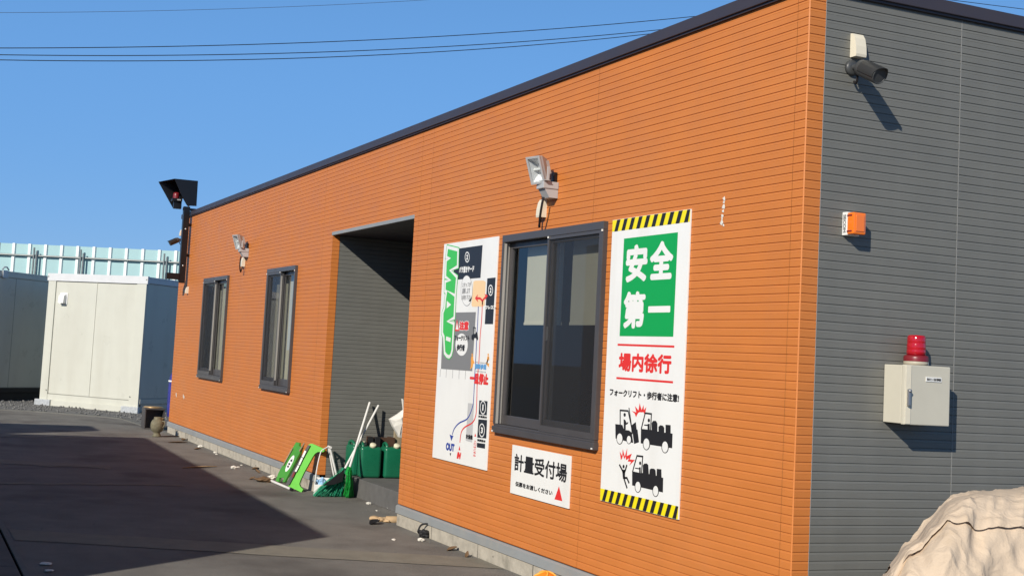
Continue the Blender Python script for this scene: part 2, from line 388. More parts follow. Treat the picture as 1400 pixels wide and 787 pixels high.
# ------------------------------------------------------------------ office building
LEN, TOPZ, SB = 15.77, 3.57, .187
def ext(pts_px, fx=-.05):
    return pts_px
W1 = dict(y0=onx(832, 301.2).y, y1=onx(687, 323.8, -.036).y, z0=.985, z1=2.49)
W3 = dict(y0=onx(407.8, 363).y, y1=onx(365.1, 368, -.036).y, z0=1.0, z1=2.50)
W2 = dict(y0=onx(314.3, 376.3).y, y1=onx(278.3, 381.3, -.036).y, z0=1.0, z1=2.50)
DR = (5.37, 7.71, 0., 2.775)
BLD = thing('office_building', (0, 0, 0), 'long flat roofed orange building with a grey side wall and a recessed doorway', 'building')
holes = [(q['y0']+.01, q['y1']-.01, q['z0']+.01, q['z1']-.01) for q in (W1, W2, W3)]+[DR]
fw = MB()
panels(fw, front, .005, LEN-.005, SB, TOPZ, holes, breaks=(.092, 2.145, 5.01, 5.262, 8.05, 11.62, LEN-.2))
fw.quad((.0, .005, SB), (.005, .0, SB), (.005, .0, TOPZ), (.0, .005, TOPZ))           # folded corner edge
siding(fw, lambda u, z, d: (u, -d, z), .005, .108, SB, TOPZ)                           # corner piece returns on the side wall
siding(fw, lambda u, z, d: (u, DR[1]-d, z), .0, .083, SB, DR[3])                       # and into the doorway
siding(fw, lambda u, z, d: (u, DR[0]+d, z), .0, .083, SB, DR[3])
siding(fw, lambda u, z, d: (u, LEN+d, z), .0, .1, SB, TOPZ)
obj('front_wall', fw, ORANGE, BLD, 'orange horizontal siding')
sw = MB(); sideP = lambda u, z, d: (u, -d, z)
for a, c in ((.112, 1.052), (1.056, 4.1), (4.104, 9.)): siding(sw, sideP, a, c, SB, TOPZ)
obj('side_wall', sw, GRAY, BLD, 'grey horizontal siding')
rw = MB(); siding(rw, lambda u, z, d: (u, DR[1]-d, z), .086, 1.75, .16, DR[3]); siding(rw, lambda u, z, d: (u, DR[0]+d, z), .086, 1.75, .16, DR[3])
siding(rw, lambda u, z, d: (1.75-d, u, z), DR[0], DR[1], .16, DR[3])
obj('doorway_wall', rw, GRAY, BLD)
b = MB()
for x in (1.0525, 4.1005): b.box((x, -.0012, SB), (x+.003, .004, TOPZ))
b.box((.1085, -.0016, SB), (.1115, .004, TOPZ)); each('joint_strip', b, GRAY_J, BLD)
b = MB()
for y in (.092, 2.145, 5.01, 5.262, 8.05, 11.62, LEN-.2):
    z0, z1 = SB, TOPZ
    segs = [(SB, TOPZ)]
    for h in holes:
        if h[0] <= y <= h[1]: segs = [(SB, h[2]), (h[3], TOPZ)]
    for z0, z1 in segs:
        if z1-z0 > .05: b.quad((.0035, y-.004, z0), (.0035, y+.004, z0), (.0035, y+.004, z1), (.0035, y-.004, z1))
each('joint_strip', b, ORANGE_J, BLD)
b = MB()   # closed shell behind the cladding
b.box((.012, LEN-.02, .1), (9, LEN, TOPZ)); b.box((8.98, .012, .1), (9, LEN-.021, TOPZ)); obj('rear_wall', b, GRAY, BLD)
b = MB(); b.box((.011, .011, TOPZ-.03), (8.99, LEN-.01, TOPZ+.05)); obj('roof', b, TRIM, BLD)
b = MB()   # fascia
b.box((-.032, -.032, 3.583), (.03, LEN+.032, 3.655), .004); b.box((.0301, -.032, 3.583), (9.03, .03, 3.655), .004)
b.box((-.018, -.018, 3.571), (.02, LEN+.018, 3.5829)); b.box((.0201, -.018, 3.571), (9.01, .02, 3.5829))
obj('roof_trim', b, TRIM, BLD)
b = MB()   # base flashing
for y0, y1 in ((-.02, DR[0]-.004), (DR[1]+.004, LEN+.02)):
    b.prism([(-.022, y0, .108), (-.022, y0, .170), (-.004, y0, .180), (.02, y0, .180), (.02, y0, .108)], (0, y1-y0, 0))
b.prism([(.0201, -.022, .108), (.0201, -.022, .170), (.0201, -.004, .180), (.0201, .02, .180), (.0201, .02, .108)], (9, 0, 0))
obj('base_flashing', b, FLASH, BLD)
b = MB()
ys = [0., .9, 1.82, 2.73, 3.64, 4.55, DR[0]-.02]
ys2 = [DR[1]+.02, 8.6, 9.5, 10.4, 11.3, 12.2, 13.1, 14., 14.9, LEN]
for L in (ys, ys2):
    b = MB()
    for p, q in zip(L, L[1:]): b.box((-.012+random.uniform(-.001, .001), p, -.1), (.3, q, .107), .002)
    if L is ys: b.box((.301, -.012, -.1), (9, .2, .107))
    obj('foundation', b, CONC, BLD)
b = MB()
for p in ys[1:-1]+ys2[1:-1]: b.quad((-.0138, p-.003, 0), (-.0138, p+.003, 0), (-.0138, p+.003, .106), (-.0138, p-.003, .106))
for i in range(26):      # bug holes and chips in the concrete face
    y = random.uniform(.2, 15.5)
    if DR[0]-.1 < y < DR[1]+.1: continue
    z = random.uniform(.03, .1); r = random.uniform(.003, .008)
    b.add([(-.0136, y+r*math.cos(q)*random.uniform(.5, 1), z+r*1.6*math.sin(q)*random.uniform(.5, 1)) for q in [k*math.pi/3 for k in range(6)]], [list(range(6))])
each('joint_pit', b, UNDER, BLD)  # open joints and bug holes drawn as flat dark shapes
b = MB(); b.box((-.006, DR[0]-.003, 2.776), (.02, DR[1]+.02, 2.812), .002); obj('lintel_flashing', b, FLASH, BLD)
b = MB(); b.box((.021, DR[0], 2.779), (1.76, DR[1], 2.80)); obj('soffit', b, TRIM, BLD)
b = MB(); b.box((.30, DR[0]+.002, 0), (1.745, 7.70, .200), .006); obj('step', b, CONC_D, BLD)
# door at the back of the recess
b = MB(); b.box((1.70, 5.75, .173), (1.735, 6.75, 2.3), .004); dr = obj('door', b, FRAME, BLD)
b = MB(); b.tube([(1.66, 5.9, 1.0), (1.66, 5.9, 1.3)], .012); b.box((1.66, 5.89, 1.01), (1.70, 5.91, 1.03)); b.box((1.66, 5.89, 1.27), (1.70, 5.91, 1.29)); obj('handle', b, STEEL, dr)
# rooms
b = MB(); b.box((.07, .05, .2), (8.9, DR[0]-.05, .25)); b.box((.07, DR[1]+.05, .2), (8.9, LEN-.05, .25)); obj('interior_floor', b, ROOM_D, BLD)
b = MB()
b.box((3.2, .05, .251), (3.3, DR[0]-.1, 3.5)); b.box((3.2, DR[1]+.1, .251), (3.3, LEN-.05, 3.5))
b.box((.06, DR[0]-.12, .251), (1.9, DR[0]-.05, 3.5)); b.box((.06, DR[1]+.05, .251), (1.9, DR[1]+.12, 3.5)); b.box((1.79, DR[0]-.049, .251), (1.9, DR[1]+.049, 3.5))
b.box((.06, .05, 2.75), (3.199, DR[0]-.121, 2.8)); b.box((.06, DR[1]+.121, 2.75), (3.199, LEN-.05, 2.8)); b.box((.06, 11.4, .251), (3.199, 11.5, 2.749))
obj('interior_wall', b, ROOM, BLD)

def window(q, screen_right, blind):
    y0, y1, z0, z1 = q['y0'], q['y1'], q['z0'], q['z1']; ym = (y0+y1)/2
    b = MB(); X0, X1 = -.036, .06
    b.box((X0, y0, z1-.055), (X1, y1, z1), .003); b.box((X0-.006, y0-.004, z0-.004), (X1, y1+.004, z0+.045), .003); b.box((X0+.004, y0+.004, z0+.0455), (X1, y1-.004, z0+.06), .002)
    b.box((X0, y0, z0+.0605), (X1, y0+.03, z1-.0555), .003); b.box((X0, y1-.028, z0+.0605), (X1, y1, z1-.0555), .003)
    win = obj('window', b, FRAME, BLD)
    a0, a1 = y0+.032, y1-.030; zb, zt = z0+.062, z1-.057
    def sash(s0, s1, xa, xb, rail):
        b = MB(); t = .042
        b.box((xa, s0, zb), (xb, s1, zb+rail), .003); b.box((xa, s0, zt-.045), (xb, s1, zt), .003)
        b.box((xa, s0, zb+rail+.0005), (xb, s0+t, zt-.0455), .003); b.box((xa, s1-t, zb+rail+.0005), (xb, s1, zt-.0455), .003)
        obj('sash', b, FRAME, win)
        b = MB(); xm = (xa+xb)/2; b.quad((xm, s0+t, zb+rail), (xm, s0+t, zt-.045), (xm, s1-t, zt-.045), (xm, s1-t, zb+rail)); obj('pane', b, GLASS, win)
        return s0+t, s1-t
    if screen_right: sash(a0, ym+.025, -.012, .014, .085); sash(ym-.025, a1, .02, .046, .07); s0, s1 = a0, ym+.02
    else: sash(ym-.025, a1, -.012, .014, .085); sash(a0, ym+.025, .02, .046, .085); s0, s1 = ym-.02, a1
    b = MB(); t = .022
    b.box((-.034, s0, zb), (-.02, s1, zb+t+.02)); b.box((-.034, s0, zt-t), (-.02, s1, zt)); b.box((-.034, s0, zb+t+.021), (-.02, s0+t, zt-t-.001)); b.box((-.034, s1-t, zb+t+.021), (-.02, s1, zt-t-.001))
    sc = obj('screen_frame', b, FRAME, win)
    b = MB(); b.quad((-.026, s0+t, zb+t), (-.026, s1-t, zb+t), (-.026, s1-t, zt-t), (-.026, s0+t, zt-t)); obj('insect_screen', b, SCREEN, win)
    b = MB()
    for y in (y0+.006, ym, y1-.02):
        if y == y1-.02 and screen_right: continue
        b.box((-.044, y-.006, z1-.070), (-.0365, y+.008, z1-.056), .002)
    b.box((-.048, y1-.022, z0+.0), (-.0425, y1-.004, z0+.012), .002); b.box((-.048, y0+.0, z0+.0), (-.0425, y0+.018, z0+.01), .002)
    each('clip', b, CLIP, win)
    for (p, r_, zl) in blind:
        b = MB(); n = 14
        yy0 = onx(r_, 400, .11).y; yy1 = onx(p, 400, .11).y; zz = z0+(z1-z0)*zl
        b.box((.11, yy0, zz), (.114, yy1, z1+.03)); b.box((.105, yy0-.004, zz-.022), (.119, yy1+.004, zz), .003)
        obj('blind', b, BLIND, win)
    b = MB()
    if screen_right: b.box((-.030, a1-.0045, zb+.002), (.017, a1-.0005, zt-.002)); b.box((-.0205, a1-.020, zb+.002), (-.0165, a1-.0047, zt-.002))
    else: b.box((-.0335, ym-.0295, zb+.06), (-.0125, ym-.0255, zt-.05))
    obj('sunlit_edge', b, SUNLIT_FRAME, win)
    b = MB(); ymid = ym-.004 if screen_right else ym+.004
    b.box((-.022, ymid-.012, (z0+z1)/2-.05), (-.0125, ymid+.012, (z0+z1)/2+.05), .003); obj('latch', b, STEEL, win)
window(W1, True, [(719, 749.5, .56), (781, 835, .56), (762.5, 768.5, .56)])
window(W3, False, [(377, 388, .02), (389.5, 408, .02)])
window(W2, False, [(293, 300, .02), (301.5, 316, .02)])
# filler patches left on the siding
b = MB()
def blob(b, p, r, out=(-1, 0, 0)):
    o = Vector(out); a = o.orthogonal().normalized(); c = o.cross(a); n = 9; vs = [p+o*.004]
    for j in range(n):
        q = 2*math.pi*j/n; vs.append(p+(a*math.cos(q)+c*math.sin(q))*r*random.uniform(.6, 1.25)+o*.0012)
    b.add(vs, [[0, 1+j, 1+(j+1) % n] for j in range(n)], True)
for x, y, r in ((990.2, 272, .019), (989.7, 276.5, .012), (989.6, 283, .021), (988.8, 288.5, .014), (987.6, 294.8, .017), (987.3, 299, .012), (987, 304, .022), (989.3, 308, .013)):
    blob(b, onx(x, y, -.0015), r*.72)
for x, y, r in ((240.8, 538.6, .03), (241.2, 541, .025), (250.6, 541, .025), (251.6, 543, .028)): blob(b, onx(x, y, -.0015), r)
each('filler_patch', b, SCRAP, BLD)

# ------------------------------------------------------------------ signs
def text_mesh(s, rot=0):
    c = bpy.data.curves.new('lettering', 'FONT'); c.body = s; c.size = 1; c.resolution_u = 4
    o = bpy.data.objects.new('lettering', c); COL.objects.link(o)
    bpy.context.view_layer.update()
    me = bpy.data.meshes.new_from_object(o.evaluated_get(bpy.context.evaluated_depsgraph_get()))
    vs = [(v.co.x, v.co.y) for v in me.vertices]; fs = [list(p.vertices) for p in me.polygons]
    bpy.data.objects.remove(o); bpy.data.curves.remove(c); bpy.data.meshes.remove(me)
    if rot == -90: vs = [(y, -x) for x, y in vs]
    if rot == 90: vs = [(-y, x) for x, y in vs]
    return vs, fs
def text_uv(mb, s, box, fn, bold=0., shear=0., rot=0, lay=0., shear_v=0.):
    """box = (u0, v0, u1, v1) in metres, fn(u, v, depth) -> world point"""
    vs, fs = text_mesh(s, rot)
    if shear: vs = [(x+shear*y, y) for x, y in vs]
    if shear_v: vs = [(x, y-shear_v*x) for x, y in vs]
    xs = [v[0] for v in vs]; ys = [v[1] for v in vs]; x0, x1, y0, y1 = min(xs), max(xs), min(ys), max(ys)
    u0, v0, u1, v1 = box; u0 += bold; v0 += bold; u1 -= bold; v1 -= bold
    sh = [(0, 0)]+([(bold*math.cos(k*math.pi/4), bold*math.sin(k*math.pi/4)) for k in range(8)] if bold else [])
    for k, (du, dv) in enumerate(sh):
        mb.add([fn(u0+(x-x0)/max(1e-6, x1-x0)*(u1-u0)+du, v0+(y-y0)/max(1e-6, y1-y0)*(v1-v0)+dv, lay+k*.00003) for x, y in vs], fs)
SX = -.012     # front face of the wall signs
def wf(u, v, d): return Vector((SX-.0006-d, -u, v))     # u runs to the viewer's right (-Y)
def wtext(mb, s, tl, br, **k):
    mb.piece('lettering')
    a = onx(*tl, SX); c = onx(*br, SX); text_uv(mb, s, (-a.y, c.z, -c.y, a.z), wf, **k)
def wpoly(mb, px, lay=0., name='printed_shape'):
    mb.piece(name)
    P = [onx(x, y, SX) for x, y in px]; mb.add([(SX-.0006-lay, p.y, p.z) for p in P], [list(range(len(P)))])
def wline(mb, px, wd, lay=0.):
    mb.piece('printed_line')
    P = [onx(x, y, SX) for x, y in px]; P = [Vector((p.y, p.z)) for p in P]; n = len(P); L = []; Rr = []
    shut = n > 3 and (P[0]-P[-1]).length < 1e-6
    for i in range(n):
        a_, c_ = (P[(i-1) % (n-1)], P[(i+1) % (n-1)]) if shut else (P[max(i-1, 0)], P[min(i+1, n-1)])
        t0 = (P[i]-a_).normalized() if (P[i]-a_).length > 0 else (c_-P[i]).normalized(); t1 = (c_-P[i]).normalized() if (c_-P[i]).length > 0 else t0
        t = (t0+t1).normalized() if (t0+t1).length > 1e-3 else t0; k_ = min(1.6, 1/max(.3, abs(t.dot(t0)))); nn = Vector((-t.y, t.x))*wd/2*k_
        L.append(P[i]+nn); Rr.append(P[i]-nn)
    X = SX-.0006-lay
    mb.add([(X, p.x, p.y) for p in L+Rr], [[i, i+1, n+i+1, n+i] for i in range(n-1)])
def well(mb, c, rx, ry, lay=0., n=28): wpoly(mb, [(c[0]+rx*math.cos(2*math.pi*k/n), c[1]+ry*math.sin(2*math.pi*k/n)) for k in range(n)], lay)
def smooth_path(pts, n=8):
    P = [Vector(p) for p in pts]; out = []
    for i in range(len(P)-1):
        p0, p1, p2, p3 = P[max(i-1, 0)], P[i], P[i+1], P[min(i+2, len(P)-1)]
        for k in range(n):
            t = k/n; out.append(.5*((2*p1)+(p2-p0)*t+(2*p0-5*p1+4*p2-p3)*t*t+(3*p1-p0-3*p2+p3)*t**3))
    out.append(P[-1]); return out
def sign(name, y0, y1, z0, z1, label, cat):
    b = MB(); b.box((SX, y0, z0), (-.0015, y1, z1), .0012)
    o = obj(name, b, WHITE); return tag(o, label, cat)

# --- safety sign
S = sign('safety_sign', .989, 1.868, .668, 2.490, 'tall white safety notice with a green block and yellow black striped ends', 'sign')
yb = MB(); kb = MB()
def stripes(z0, z1, n, slant):
    yb.quad((SX-.0006, .991, z0), (SX-.0006, 1.866, z0), (SX-.0006, 1.866, z1), (SX-.0006, .991, z1))
    pw = .875/n
    for i in range(n):
        u = 1.866-i*pw-pw*.30; w_ = pw*.48
        kb.quad((SX-.0012, u, z0), (SX-.0012, max(.991, u-w_), z0), (SX-.0012, max(.991, u-w_-slant), z1), (SX-.0012, max(.991, u-slant), z1))
stripes(2.413, 2.488, 10, .03); stripes(.670, .745, 11, .03)
each('stripe_band', yb, YELLOW, S); kb.pc = [('warning_stripes', 0), ('warning_stripes', 10)]; pieces(kb, INK, S)
b = MB(); Z4 = lambda *p: zp(810, 270, 3.42, *p); Z5 = lambda *p: zp(810, 490, 3.42, *p)
wpoly(b, Z4((148, 192), (400, 162), (378, 650), (127, 647))); obj('green_block', b, GREEN, S)
b = MB()
for ch, tl, br in (('安', (161, 224), (254, 392)), ('全', (273, 208), (375, 380)), ('第', (149, 440), (243, 612)), ('一', (262, 508), (364, 536))):
    wtext(b, ch, Z4(tl)[0], Z4(br)[0], bold=.011 if ch != '一' else .004, lay=.0006)
obj('lettering', b, WHITE, S)
b = MB(); wline(b, Z4((118, 687), (383, 696)), .013); wline(b, Z5((112, 90), (377, 110)), .013)
wtext(b, '場内徐行', (846.5, 481.5), (917.5, 511.5), bold=.0058)
Z6 = lambda *p: zp(825, 520, 9.833, *p)
wpoly(b, Z6((380, 405), (442, 425), (425, 340), (472, 400), (488, 300), (514, 395), (540, 325), (545, 395), (577, 352), (558, 470), (540, 422), (513, 425), (492, 422), (468, 432), (452, 460), (440, 492), (420, 440)))
Z7 = lambda *p: zp(830, 600, 8.745, *p)
wpoly(b, Z7((153, 145), (182, 200), (188, 115), (212, 205), (242, 105), (236, 200), (297, 170), (272, 240), (335, 246), (265, 314), (288, 268), (248, 265), (262, 225), (228, 250), (222, 205), (206, 240), (192, 185), (182, 225), (165, 250)))
pieces(b, RED, S)
b = MB()
wtext(b, 'フォークリフト・歩行者に注意!', (834, 530), (928.2, 550), bold=.0025)
def cab(pts, lw=.011): wline(b, pts, lw, .0001)
wpoly(b, Z5((107, 305), (132, 308), (140, 309), (148, 332), (172, 335), (184, 345), (191, 393), (178, 391), (108, 372)))
cab(Z5((130, 308), (130, 241), (167, 244), (187, 338))); cab(Z5((171, 229), (181, 300), (186, 352)), .010)
wpoly(b, Z5((183, 311), (203, 295), (207, 330), (211, 331), (218, 390), (195, 398)))
well(b, Z5((151, 262))[0], 1.6, 2.6, .0001); wpoly(b, Z5((146, 282), (154, 286), (160, 300), (168, 294), (166, 304), (156, 309), (156, 332), (147, 332)), .0001)
wpoly(b, Z5((227, 327), (277, 333), (277, 300), (284, 290), (297, 290), (304, 302), (304, 340), (309, 340), (309, 318), (318, 310), (330, 313), (336, 322), (336, 345), (342, 345), (342, 308), (366, 310), (366, 348), (375, 350), (373, 418), (226, 395)))
cab(Z5((228, 330), (247, 254), (276, 258), (272, 335)))
well(b, Z5((264, 288))[0], 1.6, 2.6, .0001); wpoly(b, Z5((258, 304), (268, 304), (268, 334), (258, 332), (258, 314), (242, 312), (242, 307), (258, 308)), .0001)
wpoly(b, Z7((300, 380), (410, 405), (428, 400), (428, 310), (445, 290), (475, 288), (493, 305), (500, 415), (506, 415), (510, 360), (530, 348), (565, 352), (580, 370), (585, 435), (592, 435), (595, 352), (650, 358), (652, 455), (672, 460), (668, 635), (300, 550)))
cab(Z7((306, 385), (358, 197), (427, 206), (412, 405)))
well(b, Z7((396, 285))[0], 1.4, 2.5, .0001); wpoly(b, Z7((384, 333), (403, 333), (403, 403), (384, 400), (384, 358), (335, 350), (335, 338), (384, 344)), .0001)
well(b, Z7((198, 325))[0], 1.4, 2.5, .0001)
for L in (((147, 302), (178, 360), (196, 400)), ((238, 305), (218, 372), (206, 400)), ((200, 460), (222, 530), (240, 585)), ((203, 460), (238, 462), (265, 525))): wline(b, Z7(*L), .014, .0001)
wpoly(b, Z7((180, 362), (218, 362), (214, 475), (190, 470)), .0001)
for c, rx, ry in ((Z5((128, 373))[0], 4.6, 8), (Z5((171, 378))[0], 3.5, 6.1), (Z5((253, 398))[0], 5, 8.6), (Z5((340, 412))[0], 5, 8.6), (Z7((370, 568))[0], 4.4, 8), (Z7((582, 618))[0], 4.4, 8)): well(b, c, rx, ry, .0002)
obj('pictogram', b, INK, S)
b = MB()
for c, rx, ry in ((Z5((128, 373))[0], 3.7, 7), (Z5((171, 378))[0], 2.7, 5.2), (Z5((253, 398))[0], 4, 7.5), (Z5((340, 412))[0], 4, 7.5), (Z7((370, 568))[0], 3.5, 7), (Z7((582, 618))[0], 3.5, 7)): well(b, c, rx, ry, .0008)
pieces(b, WHITE, S)

# --- reception sign
a = onx(700.6, 607.4, SX); c = onx(777, 695, SX)
S = sign('reception_sign', c.y, a.y, c.z, a.z, 'small white weighing reception notice with a red triangle under the large window', 'sign')
Z = lambda *p: zp(680, 590, 6.558, *p)
b = MB(); wtext(b, '計量受付場', Z((157, 190))[0], Z((620, 458))[0], bold=.0036); wtext(b, '伝票をお渡しください', Z((163, 440))[0], Z((493, 572))[0], bold=.0022); pieces(b, INK, S)
b = MB(); wpoly(b, Z((553, 485), (512, 603), (583, 620))); obj('arrow', b, RED, S)

# --- site map sign
S = sign('site_map_sign', 3.567, 4.625, .675, 2.495, 'tall white site map board with green MAP lettering between the doorway and the large window', 'sign')
A = lambda *p: zp(590, 320, 7.87, *p); B = lambda *p: zp(590, 420, 7.87, *p); Cc = lambda *p: zp(590, 520, 6.05, *p)
b = MB(); wpoly(b, B((245, 55), (478, 50), (438, 685), (102, 660), (118, 270), (235, 270))); obj('grey_area', b, GREY_P, S)
b = MB(); wpoly(b, Cc((302, 185), (352, 190), (335, 510), (283, 495))); obj('weighbridge_area', b, GREY_L, S)
b = MB(); wpoly(b, A((452, 510), (470, 500), (560, 498), (583, 512), (572, 765), (550, 780), (440, 780), (430, 760))); obj('peach_area', b, PEACH, S)
b = MB()
wpoly(b, A((235, 163), (550, 118), (527, 470), (240, 492))); wpoly(b, A((600, 475), (690, 465))+B((662, 180), (573, 180)))
wpoly(b, Cc((395, 162), (464, 170), (457, 287), (390, 280))); wpoly(b, Cc((388, 318), (460, 325), (453, 478), (378, 470))); wpoly(b, Cc((376, 512), (444, 522), (442, 562), (375, 550)))
pieces(b, INK_B, S)
b = MB()   # white circles and captions on the dark areas, bubble, ellipse
def circled(c, rx, ry, digit):
    n = 32; P = [(c[0]+rx*math.cos(2*math.pi*k/n), c[1]+ry*math.sin(2*math.pi*k/n)) for k in range(n+1)]
    wline(b, P, .009, .0006); fx = .14 if digit == '1' else .34; wtext(b, digit, (c[0]-rx*fx, c[1]-ry*.52), (c[0]+rx*fx, c[1]+ry*.52), bold=.0035, lay=.0006)
circled(A((385, 247))[0], 2.9, 6.6, '2'); circled(A((637, 603))[0], 2.9, 6.8, '2'); circled(Cc((426, 222))[0], 3.6, 8.6, '1'); circled(Cc((417, 410))[0], 3.6, 8.6, '3')
wtext(b, 'バラ置きヤード', A((300, 352))[0], A((458, 404))[0], bold=.003, lay=.0006); wtext(b, 'フレコン', A((583, 768))[0], B((690, 18))[0], bold=.003, lay=.0006)
well(b, A((380, 607))[0], 7.8, 20.5, .0009); wpoly(b, A((400, 720), (434, 672), (432, 728)), .0009)
well(b, B((325, 400))[0], 8.4, 15.2, .0006)
MAPS = (A((180, 160), (280, 185), (276, 335), (192, 388), (266, 470), (252, 640), (155, 598), (157, 522), (216, 497), (160, 448), (166, 292), (212, 258), (170, 235)),
        A((172, 612), (250, 672), (240, 886), (163, 938), (234, 975), (218, 1240), (208, 1280), (192, 1300), (170, 1290), (150, 1262), (142, 1092), (126, 1055), (131, 850), (150, 800), (158, 700)))
HOLES = (A((168, 715), (214, 758), (166, 800)), A((163, 1098), (212, 1116), (206, 1160), (157, 1140)))
b2 = MB()
for k, L in enumerate(MAPS): wline(b2, L+[L[0]], .075, .0012+k*.0002)
obj('lettering_rim', b2, GREEN_L, S)
for k, L in enumerate(MAPS): wline(b, L+[L[0]], .058, .0017+k*.0002)
for L in HOLES: wpoly(b, L, .0028)
wtext(b, '注意', B((296, 142))[0], B((405, 252))[0], bold=.014, lay=.0006); wpoly(b, B((252, 252), (276, 130), (300, 252)), .0006)
pieces(b, WHITE, S)
b = MB()
for L in MAPS: wpoly(b, L, .0022, 'lettering')
pieces(b, GREEN_L, S)
b2 = MB()
for x, y0, y1 in ((97, 662, 745), (161, 665, 753), (230, 670, 760), (299, 674, 768), (367, 678, 776)): wline(b2, B((x, y0), (x-5, y1)), .006)
pieces(b2, GREY_P, S); b = MB()
wtext(b, 'スタッフが', A((333, 520))[0], A((425, 568))[0], bold=.001, lay=.0014); wtext(b, '誘導します', A((335, 580))[0], A((415, 640))[0], bold=.001, lay=.0014); wtext(b, 'お待ち下さい', A((328, 655))[0], A((432, 705))[0], bold=.001, lay=.0014)
n = 32; c0 = A((380, 607))[0]; wline(b, [(c0[0]+7.9*math.cos(2*math.pi*k/n), c0[1]+20.7*math.sin(2*math.pi*k/n)) for k in range(n+1)], .004, .0011)
pieces(b, GREY_P, S)
b = MB()
wtext(b, 'フォークリフト', B((250, 298))[0], B((408, 362))[0], bold=.0035, lay=.0012); wtext(b, '歩行者', B((275, 395))[0], B((358, 472))[0], bold=.0035, lay=.0012)
wpoly(b, B((432, 300), (450, 285), (470, 285), (480, 262), (495, 270), (503, 340), (490, 358), (480, 330), (462, 330), (450, 358), (432, 340)), .0012); wline(b, B((452, 288), (452, 215), (476, 220), (478, 285)), .008, .0012)
wtext(b, '計量機', Cc((286, 440))[0], Cc((340, 490))[0], bold=.003, lay=.0003); wtext(b, '計量受付', Cc((388, 284))[0], Cc((458, 316))[0], bold=.0025); wtext(b, '伝票受付', Cc((378, 478))[0], Cc((446, 514))[0], bold=.0025)
b2 = MB()
for k in range(9): wline(b2, B((482+k*13.5, 582+k*1.6), (482+k*13.5, 596+k*1.6)), .008); wline(b2, B((468+k*14, 676+k*1.8), (468+k*14, 690+k*1.8)), .008)
obj('crossing_stripes', b2, INK, S)
wpoly(b, Cc((150, 598), (163, 598), (156, 625)))
pieces(b, INK, S)
b = MB()
pth = smooth_path(B((505, -10), (498, 150), (488, 330), (476, 560), (466, 720))+Cc((350, 130), (340, 215), (300, 310), (230, 350), (190, 395), (172, 446)), 6)
wline(b, pth, .012, .0004); wpoly(b, Cc((150, 443), (166, 452), (182, 455), (164, 498)), .0005)
wtext(b, 'OUT', Cc((121, 508))[0], Cc((188, 590))[0], bold=.006); pieces(b, BLUE, S)
b = MB()
pth = smooth_path(A((548, 720))+B((545, 40), (538, 160), (524, 320), (512, 560), (500, 700))+Cc((378, 40), (375, 160), (368, 280), (340, 345), (275, 385), (246, 430), (235, 512)), 6)
wline(b, pth, .012, .0008)
wline(b, smooth_path(A((548, 760), (545, 715), (520, 690), (485, 692)), 6), .018, .0009); wline(b, smooth_path(A((548, 760), (552, 715), (570, 690), (590, 672)), 6), .018, .0009)
wpoly(b, A((468, 690), (500, 645), (492, 690), (505, 735)), .001); wpoly(b, A((608, 660), (572, 640), (583, 672), (578, 708)), .001)
wtext(b, '一旦停止', (642.9, 508.5), (667.5, 526.7), bold=.007, lay=.001); wtext(b, '注意', B((304, 148))[0], B((398, 246))[0], bold=.006, lay=.0012)
wline(b, B((256, 246), (276, 142), (297, 246), (256, 246)), .014, .0012)
wtext(b, 'IN', Cc((211, 585))[0], Cc((243, 652))[0], bold=.007, shear=.25); wpoly(b, Cc((232, 538), (223, 574), (239, 576))); wpoly(b, Cc((362, 434), (354, 460), (370, 463)))
b2 = MB()
for k, ch in enumerate('入口はこちら'): wtext(b2, ch, Cc((352-k*1.3, 490+k*23.5))[0], Cc((371-k*1.3, 512+k*23.5))[0], bold=.001)
obj('lettering', b2, RED, S); pieces(b, RED, S)
b = MB(); wtext(b, '横断歩道', B((470, 602))[0], B((590, 672))[0], bold=.003, lay=.0012); obj('light_blue_print', b, SKYB, S)
b = MB()
for x0, f in ((440, 1), (612, -1)):
    wpoly(b, B((x0-8, 498), (x0+4, 495), (x0+6, 520), (x0-6, 520)), .001)
    wpoly(b, B((x0-10, 525), (x0+8, 525), (x0+10, 560), (x0+26*f, 600), (x0+10, 602), (x0+4, 640), (x0-22*f, 668), (x0-14, 620), (x0-14, 560)), .001)
pieces(b, ORNG, S)

